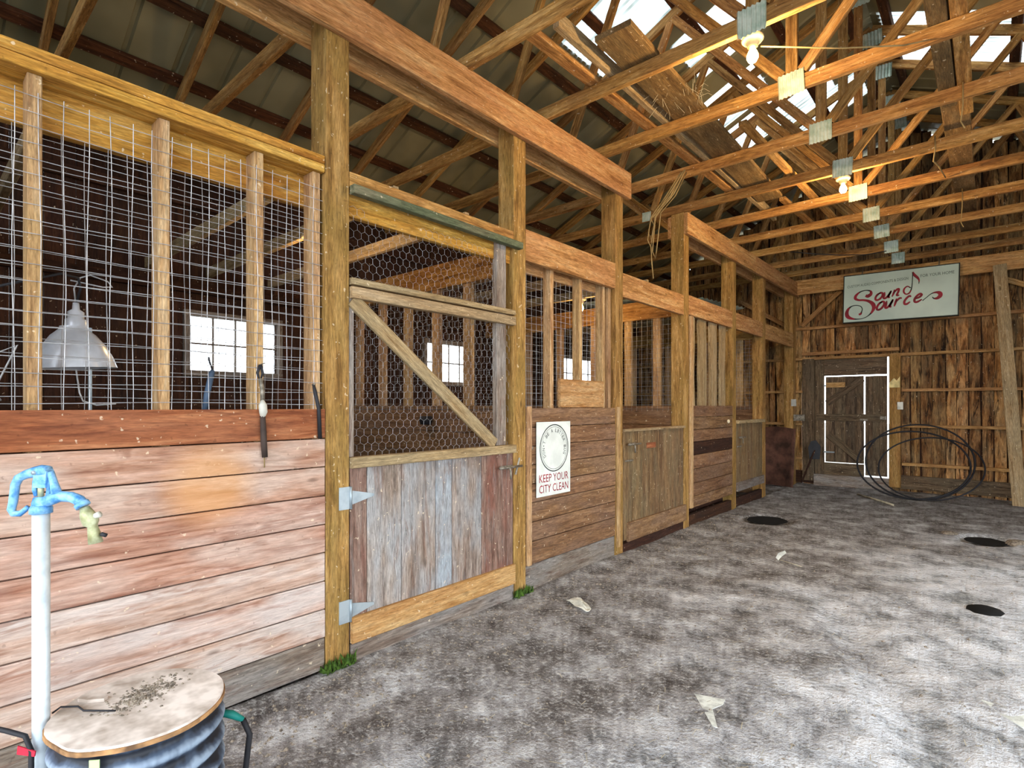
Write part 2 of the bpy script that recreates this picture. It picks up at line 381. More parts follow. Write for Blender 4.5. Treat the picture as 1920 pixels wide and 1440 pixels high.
for side, D, SK in ((-1, XC-XL+.25, SKY_L), (1, XR-XC+.25, SKY_R)):
    cuts = sorted({YF-.3, YB+.15} | {a for s in SK for a in s[:2]})
    for a, b in zip(cuts, cuts[1:]):
        hit = [s for s in SK if s[0] <= a+1e-6 and s[1] >= b-1e-6]
        k = max(1, round((b-a)/.9)); st = (b-a)/k
        for i in range(k):
            y0, y1 = a+i*st, a+(i+1)*st+.004
            if hit:
                sheet('skylight_sheet', side, y0, y1, hit[0][2], hit[0][3], 'skylight', True)
                sheet('roof_sheet', side, y0, y1, hit[0][3]-.02, D, 'roof', False); sheet('roof_sheet', side, y0, y1, 0, hit[0][2]+.02, 'roof', False)
            else: sheet('roof_sheet', side, y0, y1, 0, D, 'roof', False)
bar('ridge_cap', (XC, YF-.3, 5.395), (XC, YB+.15, 5.395), .3, .012, 'roof', ceil)
for side in (-1, 1):
    for k in range(9):
        d = .15+.5*k; x = XC+side*d; z = 5.33-PITCH*d+.019
        bar('purlin', (x, YF-.2, z), (x, YB+.1, z), .089, .04, 'purlin', ceil, up=(side*PITCH, 0, 1))

# ---- back wall
wb = structure('wall_back', (0, YB, 0))
DX0, DX1, DZ0, DZ1 = -2.13, -1.125, .17, 1.99          # back doorway
def zr(x): return zroof(x)+.125
x = XL-.05
i = 0
while x < XR+.05:
    wd = rnd.uniform(.10, .15)
    for e in (DX0, DX1):
        if x+.01 < e < x+wd: wd = e-x                  # boards are cut at the doorway
    xc = x+wd/2; top = zr(xc)
    for layer, (yy, ww) in enumerate(((YB+.012, wd+.006),)):
        if DX0-.02 < xc < DX1+.02:
            rough('board', (xc, yy, DZ1+.02), (xc, yy, top), .022, ww, 'barn', wb, .012, 8, up=(1, 0, 0))
        else:
            rough('board', (xc, yy, -.05), (xc, yy, top), .022, ww, 'barn', wb, .013, 11, up=(1, 0, 0))
    x += wd+rnd.choice((.002, .006, .014, .009)); i += 1
# outer skin of boards, one behind the other's joints
x = XL-.1
while x < XR+.1:
    xc = x+.12
    lo = DZ1+.02 if DX0-.1 < xc < DX1+.1 else -.05
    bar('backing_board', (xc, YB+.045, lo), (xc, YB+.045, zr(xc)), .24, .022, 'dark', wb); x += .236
for z, xs in ((2.53, (XL, XR)), (2.035, (XL, XR)), (1.49, (-5.3, -2.3)), (1.49, (-.97, XR)), (.962, (-5.3, -2.15)), (.962, (-.97, XR)), (.40, (-5.3, -2.15)), (.40, (-.97, XR))):
    a, b = xs; s = -.016*(1 if a > -2 or z > 2 else 0)
    bar('girt', (a, YB-.045, z-s*(a+.95)*0), (b, YB-.045, z+s*(b-a)*.25), .085, .042, 'girt', wb)
boxx('girt', (-2.3, YB-.12, 2.075), (-1.0, YB-.04, 2.125), 'girt', wb)
bar('bottom_plank', (-1.0, YB-.02, .13), (XR, YB-.02, .11), .035, .2, 'backdoor', wb)
bar('bottom_plank', (-5.3, YB-.02, .10), (-2.15, YB-.02, .10), .035, .2, 'dark', wb)
# purlin ends / plate across the gable
tie = bar('tie_beam', (-2.44, YB-.24, 3.165), (XR, YB-.24, 3.15), .045, .235, 'beam')
tag(tie, 'long level tie beam spanning the back wall above the white lettered sign', 'beam')
bar('knee_brace', (-2.3, YB-.12, 2.56), (-1.75, YB-.12, 3.06), .03, .07, 'girt', wb)
bar('knee_brace', (-2.5, YB-.12, 2.56), (-3.3, YB-.12, 3.1), .03, .07, 'girt', wb)
bar('knee_brace', (1.0, YB-.12, 2.5), (.15, YB-.12, 2.95), .03, .07, 'girt', wb)

# ---- back door (an old plank door with daylight round its edges)
dr = structure('door_1', (-1.64, YB, .17))
xs = [-2.126, -2.06, -1.995]                            # fixed strip left of the small door
for a, b in zip(xs, xs[1:]): boxx('plank', (a+.0006, YB-.03, .1), (b-.0006, YB+.0, 2.0), 'backdoor', dr, 2)
xs = [-1.975, -1.84, -1.70, -1.57, -1.455]
for a, b in zip(xs, xs[1:]): boxx('plank', (a+.0006, YB-.03, .365), (b-.0006, YB, 1.722), 'backdoor', dr, 2)
xs = [-1.435, -1.34, -1.25, -1.157]
for a, b in zip(xs, xs[1:]): boxx('plank', (a+.0006, YB-.03, .19), (b-.0006, YB, 1.716), 'backdoor', dr, 2)
boxx('lintel_board', (-1.995, YB-.03, 1.738), (-1.157, YB, 2.0), 'backdoor', dr)
boxx('sill_board', (-1.995, YB-.035, .16), (-1.455, YB, .352), 'backdoor', dr)
boxx('threshold', (-2.13, YB-.10, -.06), (-1.1, YB, .165), 'grey', dr)
bar('brace', (-1.95, YB-.045, 1.3), (-1.47, YB-.045, 1.68), .025, .10, 'backdoor', dr, up=(0, 0, 1))
bar('brace', (-1.93, YB-.045, .8), (-1.5, YB-.045, .42), .025, .10, 'backdoor', dr)
boxx('cross_rail', (-2.1, YB-.055, 1.02), (-1.2, YB-.03, 1.13), 'backdoor', dr)
boxx('cross_rail', (-1.96, YB-.055, 1.55), (-1.7, YB-.03, 1.63), 'girt', dr)
for z in (1.57, .51): boxx('hinge', (-2.0, YB-.045, z), (-1.85, YB-.03, z+.022), 'galv', dr)
boxx('latch', (-1.5, YB-.075, 1.03), (-1.40, YB-.055, 1.06), 'steel', dr)
boxx('latch', (-1.24, YB-.075, 1.05), (-1.17, YB-.03, 1.10), 'steel', dr)
tr1 = boxx('trim_1', (-1.125, YB-.11, .05), (-.985, YB-.02, 2.02), 'post'); tag(tr1, kind='structure')
tr2 = boxx('trim_2', (-2.30, YB-.09, .05), (-2.125, YB-.02, 2.02), 'backdoor'); tag(tr2, kind='structure')

# ---- left wall with small barn windows
wl = structure('wall_left', (XL, 4, 0))
WIN = [(1.72, 2.50, 1.57, 2.05), (4.40, 5.16, 1.57, 2.05), (7.2, 8.26, 1.57, 2.05)]
y = -1.35
while y < YB:
    y1 = min(y+.19, YB)
    for wi in WIN:
        for e in wi[:2]:
            if y+.02 < e < y1-.001: y1 = e
    hit = [wi for wi in WIN if wi[0] <= y+1e-4 and wi[1] >= y1-1e-4]
    for z0, z1 in (((-.05, hit[0][2]), (hit[0][3], 3.4)) if hit else ((-.05, 3.4),)):
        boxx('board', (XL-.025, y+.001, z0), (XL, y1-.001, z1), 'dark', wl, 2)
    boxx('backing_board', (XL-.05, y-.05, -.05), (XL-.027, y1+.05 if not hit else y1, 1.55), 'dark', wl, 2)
    y = y1
for z in (.5, 1.2, 2.25, 3.0): boxx('girt', (XL, -1.3, z), (XL+.05, YB-.1, z+.09), 'dark', wl)
for n, (a, b, z0, z1) in enumerate(WIN, 1):
    wo = structure('window_%d' % n, (XL, (a+b)/2, z0))
    for lo, hi in (((a-.05, z0-.05), (b+.05, z0)), ((a-.05, z1), (b+.05, z1+.05)), ((a-.05, z0), (a, z1)), ((b, z0), (b+.05, z1))):
        boxx('window_frame', (XL-.02, lo[0], lo[1]), (XL+.035, hi[0], hi[1]), 'grey', wo)
    k = 4 if b-a < .9 else 5
    for i in range(1, k): boxx('muntin', (XL-.01, a+(b-a)*i/k-.007, z0), (XL+.012, a+(b-a)*i/k+.007, z1), 'grey', wo)
    boxx('muntin', (XL-.01, a, (z0+z1)/2-.007), (XL+.012, b, (z0+z1)/2+.007), 'grey', wo)
    for i in range(k):
        for j in range(2):
            y0, y1_, q0, q1 = a+(b-a)*i/k, a+(b-a)*(i+1)/k, z0+(z1-z0)*j/2, z0+(z1-z0)*(j+1)/2
            boxx('pane', (XL-.003, y0, q0), (XL+.001, y1_, q1), 'pane', wo)
# ---- unseen right wall: wide bay opened to add daylight, boards above and beyond
wr = structure('unseen_wall_right', (XR, 4, 0))
for k in range(20):
    y0 = 6.0+k*.2
    if y0 < YB: boxx('board', (XR, y0, -.05), (XR+.025, min(y0+.198, YB), 3.4), 'barn', wr, 2)
for k in range(3): boxx('board', (XR, YF, 2.75+k*.21), (XR+.025, 6.0, 2.955+k*.21), 'barn', wr)
for yy in (-1.0, 1.4, 3.7, 6.0):
    pp = boxx('post', (XR-.14, yy-.07, -.05), (XR, yy+.07, 3.26), 'post')
    tag(pp, 'square timber post of the unseen right side opened for daylight, %s' % {-1.0: 'first from the front', 1.4: 'second from the front', 3.7: 'third from the front', 6.0: 'where the boards begin'}[yy], 'post')
# ---- unseen short front wall, added to keep daylight out of the first stall
wf = structure('added_unseen_wall_front', (-4, -1.3, 0))
for k in range(15): boxx('board', (XL+k*.195, -1.34, -.05), (XL+k*.195+.193, -1.315, 3.3), 'dark', wf, 2)

# ================================================================ POSTS AND BEAMS
def post(y0, y1, label, x0=-2.51, x1=XW, top=3.255, m='post'):
    p = boxx('timber_post', (x0, y0, -.06), (x1, y1, top), m)
    return tag(p, label, 'post')
POSTS = [(1.357, 1.483, 'timber post at the left side of the screened stall door, moss at its foot'),
         (2.715, 2.84, 'timber post between the screened stall door and the litter sign'),
         (4.02, 4.145, 'timber post under the cut end of the near overhead beam'),
         (5.385, 5.51, 'timber post carrying the near end of the far overhead beam'),
         (6.80, 6.925, 'timber post between the slatted far stall front and the farthest stall door'),
         (7.98, 8.11, 'last timber post of the stall row, beside the open corner'),
         (9.56, 9.70, 'timber post in the back corner left of the back door')]
for a, b, l in POSTS: post(a, b, l)
post(-1.15, -1.02, 'timber post at the very start of the stall row, before the wire bays')
b1 = boxx('overhead_beam', (XW, -1.6, 3.045), (XW+.04, 4.218, 3.266), 'beam'); tag(b1, 'heavy front plank of the near overhead beam, ending above the litter sign bay', 'beam')
b2 = boxx('overhead_beam', (-2.552, -1.6, 3.03), (-2.512, 4.16, 3.255), 'beam'); tag(b2, 'rear plank of the near overhead beam, behind the posts', 'beam')
b3 = boxx('overhead_beam', (XW, 5.385, 3.03), (XW+.04, 7.56, 3.25), 'beam'); tag(b3, 'front plank of the far overhead beam, nearer of its two lengths', 'beam')
b4 = boxx('overhead_beam', (XW, 7.565, 3.03), (XW+.04, 9.72, 3.25), 'beam'); tag(b4, 'front plank of the far overhead beam, length running to the back wall', 'beam')
b5 = boxx('overhead_beam', (-2.552, 5.4, 3.02), (-2.512, 9.6, 3.24), 'beam'); tag(b5, 'rear plank of the far overhead beam, behind the posts', 'beam')
# moss at the foot of the first two posts
for (yy, l) in ((1.42, 'green moss round the foot of the post left of the screened door'), (2.79, 'green moss round the foot of the post left of the litter sign')):
    vs, fs = [], []
    for k in range(160):
        p = V((XW+rnd.uniform(-.02, .035), yy+rnd.uniform(-.085, .085), zfloor(XW, yy)-.005+rnd.uniform(0, .03)))
        q = p+V((rnd.uniform(-.02, .02), rnd.uniform(-.02, .02), rnd.uniform(.02, .055))); r = V((rnd.uniform(-.008, .008), .008, 0))
        b = len(vs); vs += [p-r, p+r, q]; fs.append((b, b+1, b+2))
    tag(link('moss', mesh('moss', vs, fs, 'moss'), Matrix()), l, 'moss', kind='stuff')

# ================================================================ STALL FRONTS
def wiremesh(name, parent, x, y0, y1, z0, z1, sy, sz, r=.0013, wob=.004):
    vs, fs = [], []
    n = int((y1-y0)/sy)
    for i in range(n+1):
        yy = y0+i*sy; ph = rnd.random()*6
        tubegeo([V((x+rnd.uniform(-1, 1)*wob*.4, yy+wob*math.sin(ph+j*1.1), z0+(z1-z0)*j/7)) for j in range(8)], r, 4, False, vs, fs)
    n = int((z1-z0)/sz)
    for i in range(n+1):
        zz = z0+i*sz; ph = rnd.random()*6
        k = max(4, int((y1-y0)/.15))
        tubegeo([V((x+rnd.uniform(-1, 1)*wob*.4+.003, y0+(y1-y0)*j/k, zz+wob*math.sin(ph+j*.9))) for j in range(k+1)], r, 4, False, vs, fs)
    return tag(link(name, mesh(name, vs, fs, 'wire'), Matrix(), parent), kind='stuff')

# -- near stall front
sf = empty('stall_front', (XW-.02, .1, 0), label='near stall front of pale horizontal planks with wire screened bays above', cat='stall front')
Y0, Y1 = -1.0, 1.352
zs = [1.24, 1.098, .963, .826, .69, .556, .42, .287, .153]
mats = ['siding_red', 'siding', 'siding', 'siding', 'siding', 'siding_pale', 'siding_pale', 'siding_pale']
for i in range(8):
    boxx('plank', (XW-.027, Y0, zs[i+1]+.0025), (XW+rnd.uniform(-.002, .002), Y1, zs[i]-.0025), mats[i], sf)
boxx('base_board', (XW-.03, Y0, .0), (XW-.006, Y1, .149), 'grey', sf)
boxx('top_plate', (-2.484, Y0, 2.402), (XW-.001, Y1, 2.44), 'header', sf)
boxx('top_plate', (-2.484, Y0, 2.362), (XW-.003, Y1, 2.40), 'header', sf)
boxx('rear_board', (-2.525, Y0, 2.215), (-2.486, Y1, 2.40), 'header', sf)
for y in (-.79, -.42, -.05, .312, .692, 1.055, 1.325): boxx('stud', (-2.487, y-.0195, .05), (XW-.028, y+.0195, 2.36), 'stud', sf, 2)
wiremesh('wire_mesh', sf, XW-.024, -.2, 1.352, 1.16, 2.30, .0655, .051)
wiremesh('wire_mesh', sf, -2.492, -.19, 1.35, 1.18, 2.3, .0655, .0505)
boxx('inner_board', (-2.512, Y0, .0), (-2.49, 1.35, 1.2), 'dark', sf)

# -- middle stall front with the litter sign
sm = empty('stall_front', (XW-.02, 3.4, 0), label='middle stall front carrying the litter sign, studs and a small board above', cat='stall front')
Y0, Y1 = 2.84, 4.02
zs = [1.24, 1.105, .975, .845, .715, .585, .45, .315, .158]
for i in range(8): boxx('plank', (XW-.027, Y0, zs[i+1]+.0025), (XW+rnd.uniform(-.003, .001), Y1, zs[i]-.0025), 'siding_far', sm)
boxx('base_board', (XW-.035, Y0, -.02), (XW-.012, Y1, .154), 'grey', sm)
boxx('header_board', (XW-.04, Y0, 2.245), (XW, 4.02, 2.458), 'beam', sm)
boxx('header_board', (-2.512, Y0, 2.2), (-2.48, 4.02, 2.40), 'beam', sm)
for y in (3.19, 3.565, 3.9, 3.995): boxx('stud', (-2.482, y-.0195 if y < 3.98 else y-.02, .05), (XW-.041, y+.0195 if y < 3.98 else y+.02, 2.4), 'stud', sm, 2)
boxx('stud', (-2.45, 2.842, 1.245), (XW-.041, 2.88, 2.244), 'beam', sm, 2)
boxx('corner_trim', (XW, 2.842, .165), (XW+.022, 2.882, 1.25), 'stud', sm, 2)
boxx('corner_trim', (XW, 4.03, .06), (XW+.018, 4.075, 1.245), 'stud', sm, 2)
boxx('guard_board', (XW-.039, 3.26, 1.242), (XW-.015, 3.86, 1.455), 'kick', sm)
wiremesh('wire_mesh', sm, -2.486, 2.86, 4.0, 1.2, 2.24, .06, .05, .0012)
boxx('inner_board', (-2.512, Y0, .0), (-2.49, Y1, 1.2), 'dark', sm)
lathe('bolt_head', [(0, .014), (.014, .012), (.018, 0)], 'steel', (XW, 2.895, .965), sm, 8, rot=Matrix.Rotation(PI/2, 4, 'Y'))

# -- far stall front with upright slabs
sr = empty('stall_front', (XW-.02, 6.1, 0), label='far stall front with upright rough slabs above its planks', cat='stall front')
Y0, Y1 = 5.51, 6.80
zs = [1.26, 1.135, 1.0, .87, .73, .58, .43, .29, .17]
for i in range(8): boxx('plank', (XW-.027, Y0, zs[i+1]+.0025), (XW+rnd.uniform(-.003, .001), Y1, zs[i]-.0025), 'siding_far' if i not in (3,) else 'dark', sr)
boxx('header_board', (XW-.04, Y0, 2.215), (XW, 6.80, 2.42), 'beam', sr)
boxx('header_board', (-2.512, Y0, 2.2), (-2.48, 6.80, 2.40), 'beam', sr)
boxx('corner_trim', (XW, 5.512, .18), (XW+.022, 5.58, 2.2), 'stud', sr, 2)
for y, wd in ((5.69, .13), (5.99, .19), (6.30, .19), (6.60, .15)):
    rough('slab', (-2.425, y, 1.1), (-2.425, y, 2.3), .03, wd, 'rail', sr, .012, 8, up=(0, 1, 0))
boxx('inner_board', (-2.512, Y0, .0), (-2.49, Y1, 1.2), 'dark', sr)

# -- headers over the doors and the far opening
for y0, y1, z0, z1, l in ((4.145, 5.385, 2.195, 2.40, 'header board above the second stall door'),
                          (6.925, 7.98, 2.215, 2.42, 'header board above the farthest stall door'),
                          (8.11, 9.56, 2.20, 2.42, 'header board running from the last stall post to the corner post')):
    h = boxx('door_header', (XW-.04, y0, z0), (XW, y1, z1), 'beam'); tag(h, l, 'header')
h = empty('door_header', (XW-.03, 2.1, 2.3), label='orange header above the screened stall door with a green grey track', cat='header')
boxx('header_board', (-2.44, 1.485, 2.20), (-2.402, 2.713, 2.345), 'header', h)
boxx('header_board', (XW-.03, 1.485, 2.335), (XW, 2.713, 2.41), 'truss', h)
boxx('door_track', (XW+.001, 1.485, 2.295), (XW+.045, 2.76, 2.338), 'track', h)

# ================================================================ STALL DOORS
def bolt(parent, y, z, flip=1):
    b = boxx('door_bolt', (XW+.02, y-.07, z-.012), (XW+.024, y+.05, z+.012), 'steel', parent)
    tube('bolt_rod', [(XW+.034, y-.09, z), (XW+.034, y+.13, z)], .008, 'steel', b, 8)
    tube('bolt_handle', [(XW+.034, y, z), (XW+.05, y, z-.02), (XW+.05, y, z-.075)], .007, 'steel', b, 6)
    return b
# -- screened door
d1 = empty('stall_door', (XW, 2.1, .08), label='near stall door of peeling painted planks with a chicken wire upper half', cat='stall door')
xs = [1.487, 1.585, 1.80, 2.04, 2.165, 2.41, 2.706]
for a, b, m in zip(xs, xs[1:], ('peelred', 'peel', 'peel', 'peelblue', 'peel', 'peelred')):
    boxx('plank', (XW-.022, a+.0015, .1), (XW+rnd.uniform(-.002, .003), b-.0015, .945), m, d1, 2)
boxx('kick_board', (XW, 1.488, .082), (XW+.024, 2.706, .21), 'kick', d1)
boxx('sill_rail', (XW-.03, 1.487, .945), (XW+.03, 2.708, .998), 'rail', d1)
boxx('top_rail', (XW-.022, 1.487, 1.852), (XW+.02, 2.713, 1.885), 'rail', d1)
boxx('top_rail', (XW-.022, 1.487, 1.785), (XW+.022, 2.713, 1.842), 'rail', d1)
boxx('stile', (XW-.045, 2.555, 1.0), (XW-.005, 2.645, 2.32), 'grey', d1, 2)
boxx('stile', (XW-.045, 1.487, 1.0), (XW-.008, 1.515, 1.785), 'grey', d1, 2)
bar('diagonal_brace', (XW-.005, 1.50, 1.78), (XW-.005, 2.53, 1.01), .024, .075, 'rail', d1)
bolt(d1, 2.63, .855)
bar('bolt_staple', (XW+.02, 2.71, .80), (XW+.03, 2.74, .91), .012, .012, 'steel', d1)
def hinge(y, z, l):
    hg = boxx('strap_hinge', (XW, y-.062, z-.055), (XW+.006, y-.004, z+.055), 'galv', d1)
    hg['label'] = l
    tube('hinge_pin', [(XW+.008, y, z-.055), (XW+.008, y, z+.055)], .007, 'galv', hg, 8)
    prism('hinge_strap', [(0, -.035), (.13, -.006), (.13, .006), (0, .035)], .005, 'galv', Matrix.Translation((XW+.003, y+.004, z)) @ FX, hg)
hinge(1.487, .80, 'upper galvanised strap hinge'); hinge(1.487, .245, 'lower galvanised strap hinge')
vs, fs = [], []
s = .026                      # chicken wire hexagons
def hexwire(y0, y1, z0, z1, x):
    dy, dz = s*1.732, s*1.5; r = 0; z = z0
    while z < z1:
        y = y0+(dy/2 if r % 2 else 0)
        while y < y1:
            c = V((x+.008*math.sin(y*7+z*5), y, z)); a = c+V((0, 0, s)); b = c+V((0, dy/2, s/2)); e = c+V((0, dy/2, -s/2)); f = c+V((0, -dy/2, s/2))
            for p, q in ((f, a), (a, b), (b, e)):
                if q.y < y1+.02: tubegeo([p, q], .0006, 3, False, vs, fs)
            y += dy
        z += dz; r += 1
hexwire(1.5, 2.69, 1.0, 1.80, XW-.03); hexwire(1.5, 2.56, 1.88, 2.24, XW-.03)
tag(link('chicken_wire', mesh('chicken_wire', vs, fs, 'wire'), Matrix(), d1), kind='stuff')
t = boxx('door_sill', (XW-.05, 1.49, -.03), (XW+.002, 2.71, .073), 'grey'); tag(t, 'grey weathered sill plank under the screened stall door', 'sill')
# -- second door
d2 = empty('stall_door', (XW, 4.8, .08), label='second stall door of bare upright boards, an open top half above', cat='stall door')
xs = [4.15, 4.30, 4.50, 4.72, 4.93, 5.15, 5.375]
for a, b in zip(xs, xs[1:]): boxx('plank', (XW-.024, a+.002, .09), (XW+rnd.uniform(-.003, .003), b-.002, 1.03), 'door', d2, 2)
boxx('top_cap', (XW-.04, 4.15, 1.03), (XW+.02, 5.38, 1.052), 'rail', d2)
boxx('kick_board', (XW, 4.205, .075), (XW+.024, 5.395, .24), 'siding_far', d2)
boxx('patch_board', (XW+.001, 4.57, .865), (XW+.008, 4.74, .915), 'siding_red', d2)
bolt(d2, 4.27, .92); boxx('hasp', (XW+.004, 4.17, .77), (XW+.014, 4.3, .785), 'steel', d2)
t = boxx('door_sill', (XW-.06, 4.15, -.05), (XW-.004, 5.38, .06), 'dark'); tag(t, 'dark sill timber under the second stall door', 'sill')
# -- third door
d3 = empty('stall_door', (XW, 7.5, .2), label='farthest stall door, low with upright boards and a pale cap', cat='stall door')
xs = [6.93, 7.12, 7.33, 7.55, 7.76, 7.975]
for a, b in zip(xs, xs[1:]): boxx('plank', (XW-.024, a+.002, .2), (XW+rnd.uniform(-.003, .003), b-.002, 1.035), 'door', d3, 2)
boxx('top_cap', (XW-.05, 6.93, 1.035), (XW+.035, 7.978, 1.075), 'rail', d3)
boxx('kick_board', (XW, 6.93, .19), (XW+.024, 7.978, .3), 'grey', d3)
bolt(d3, 7.03, .86); boxx('hasp', (XW+.004, 6.95, .74), (XW+.014, 7.1, .755), 'steel', d3)
lathe('knob', [(0, .03), (.02, .026), (.026, .01), (.012, 0)], 'cream', (XW+.001, 6.62, 1.07), sr, 10, rot=Matrix.Rotation(PI/2, 4, 'Y'))
for y0, y1, l in ((5.51, 6.79, 'dark sill timber under the slatted far stall front'), (6.93, 7.98, 'dark sill timber under the farthest stall door')):
    t = boxx('door_sill', (XW-.06, y0, -.06), (XW-.01, y1, .10), 'dark'); tag(t, l, 'sill')

# ================================================================ STALL PARTITIONS
def partition(y, label, studs, joist=True):
    p = empty('stall_partition', (-3.9, y, 0), label=label, cat='partition')
    for k in range(7): boxx('plank', (XL+.05, y-.02, .02+k*.172), (-2.515, y+.005, .02+k*.172+.168), 'siding_far', p)
    boxx('top_plate', (XL+.05, y-.01, 1.225), (-2.515, y+.08, 1.255), 'siding_far', p)
    for x in studs: boxx('stud', (x-.045, y, 1.25), (x+.045, y+.04, 2.2), 'stud', p, 2)
    boxx('top_beam', (XL+.05, y-.02, 2.2), (-2.515, y+.05, 2.40), 'truss', p)
    vs, fs = [], []
    for i in range(44): xx = XL+.08+i*.062; tubegeo([(xx, y-.024, 1.2), (xx+rnd.uniform(-.006, .006), y-.024, 2.2)], .0011, 3, False, vs, fs)
    for i in range(20): zz = 1.22+i*.05; tubegeo([(XL+.08, y-.026, zz), (-3.4, y-.026, zz+rnd.uniform(-.006, .006)), (-2.52, y-.026, zz)], .0011, 3, False, vs, fs)
    tag(link('wire_mesh', mesh('wire_mesh', vs, fs, 'wire'), Matrix(), p), kind='stuff')
partition(2.93, 'stud partition behind the screened door, between the first two stalls', [-5.0, -4.53, -4.16, -3.79, -3.41, -3.04])
o = lathe('feed_cup', [(0, -.02), (.045, -.015), (.055, .02), (.05, .05), (.03, .05)], 'black', (-3.44, 2.855, 1.12), None, 12); tag(o, 'small black cup fixed to the partition planks behind the screened door', 'cup')
partition(5.44, 'stud partition between the second and third stalls', [-5.0, -4.5, -4.0, -3.5, -3.05, -2.7])
partition(8.03, 'stud partition closing the last stall towards the open corner', [-5.0, -4.4, -3.8, -3.2, -2.7])
JL = ['nearest', 'second', 'third', 'fourth', 'fifth', 'sixth', 'seventh', 'eighth', 'ninth']
for i, y in enumerate((.4, 1.39, 1.86, 2.41, 3.6, 4.2, 4.85, 6.2, 7.2)):
    j = bar('ceiling_joist', (XL+.05, y, 2.4425), (-2.50, y, 2.4425), .038, .085, 'rail'); tag(j, 'light joist lying across the stalls at header height, %s from the front' % JL[i], 'joist')
    # a ledger end touches the rear header boards

# ================================================================ ROOF TRUSSES
TY = [-1.7, -.9, -.1, .65, 1.45, 2.27, 3.035, 3.80, 4.60, 5.41, 6.14, 6.92, 7.67, 8.49, 9.2]
NAMES = {2.27: 'just before the nearer lit bulb', 3.035: 'carrying the nearer lit bulb', 5.41: 'carrying the farther lit bulb'}
def gusset(parent, x, y, z, w_=.155, h=.15):
    vs, fs = [], []; n = 26
    for i in range(n+1):
        a = -w_/2+w_*i/n; d = .007*math.cos(i*PI/2)
        vs += [(a, d, -h/2), (a, d, h/2)]
        if i: fs.append((2*i-2, 2*i, 2*i+1, 2*i-1))
    m = mesh('gusset_plate', vs, fs, 'gusset', True)
    return link('gusset_plate', m, Matrix.Translation((x, y-.028, z)) @ Matrix.Rotation(rnd.uniform(-.06, .06), 4, 'Y'), parent)
ORD = ['first', 'second', 'third', 'fourth', 'fifth', 'sixth', 'seventh', 'eighth', 'ninth', 'tenth', 'eleventh', 'twelfth', 'thirteenth', 'fourteenth', 'fifteenth']
for i, y in enumerate(TY):
    n = len(TY)-1-i
    t = empty('roof_truss', (XC, y, ZC), label='timber roof truss, %s counting from the back wall%s' % (ORD[n], ', '+NAMES[y] if y in NAMES else ''), cat='roof truss', group='roof trusses across the barn')
    j = lambda a=.006: rnd.uniform(-a, a)
    zc = ZC+.0445
    bar('bottom_chord', (XL, y, zc+j()), (XC-.03, y, zc+j()), .038, .089, 'truss', t)
    bar('bottom_chord', (XC-.03, y, zc+j()), (XR, y, zc+j()), .038, .089, 'truss', t)
    for sd in (-1, 1):
        e = XL if sd < 0 else XR
        up = (-sd*-PITCH, 0, 1) if sd > 0 else (-PITCH, 0, 1)
        bar('rafter', (e-(.2*-sd)*1, y, zroof(e)+.045-.2*PITCH), (XC, y, 5.23+.05), .038, .089, 'truss', t, up=up)
        xm = XC+sd*1.15
        bar('web', (XC+sd*.06, y, ZC+.12), (xm+sd*.02, y, 5.23-.45*1.15), .038, .064, 'truss', t)
        bar('web', (XC+sd*1.78, y, ZC+.1), (xm+sd*.05, y, 5.23-.45*1.2), .038, .064, 'truss', t)
        bar('web', (XC+sd*1.9, y, ZC+.1), (XC+sd*2.65, y, 5.23-.45*2.65), .038, .064, 'truss', t)
    bar('king_post', (XC, y, ZC+.089), (XC, y, 5.2), .07, .038, 'truss', t)
    gusset(t, XC, y, ZC+.045)
    gusset(t, XC, y, 5.17, .2, .16)
    if y > 3: gusset(t, XC-1.84, y, ZC+.045, .11, .1)

# ---- loose lumber lying on the bottom chords
ZT = ZC+.089+.008
def loose(name, x0, x1, y0, y1, th, mat, label, dz=0, skew=0):
    o = bar(name, ((x0+x1)/2, y0, ZT+dz+th/2), ((x0+x1)/2+skew, y1, ZT+dz+th/2), x1-x0, th, mat); tag(o, label, 'board', 'loose lumber on the truss chords')
loose('loose_plank', -1.715, -1.485, 2.68, 5.9, .035, 'plank', 'wide grey brown plank lying on the truss chords near the skylight', 0, -.08)
loose('loose_stud', -1.83, -1.79, 2.43, 6.6, .089, 'rail', 'pale stick on edge beside the wide plank on the truss chords', 0, -.02)
loose('loose_stud', -2.0, -1.92, 2.3, 5.6, .038, 'truss', 'flat stick left of the pale one on the truss chords', 0, .05)
loose('loose_plank', -.16, -.085, 2.95, 5.1, .04, 'truss', 'narrow brown plank beside the dark overhead plank on the right', 0, 0)
loose('loose_plank', -.265, -.105, 2.95, 9.0, .04, 'plank', 'dark wide plank running overhead on the right of the king posts', .042, .0)
loose('loose_plank', -.26, -.17, 2.9, 4.9, .038, 'plank', 'grey brown plank under the dark wide one on the right', 0, 0)
loose('loose_stud', -1.62, -1.56, 6.0, 9.0, .038, 'truss', 'long flat stick reaching towards the back wall above the far bulb', 0, .1)
loose('loose_stud', -1.42, -1.36, 4.2, 8.2, .038, 'truss', 'flat stick between the wide plank and the king posts', 0, .1)

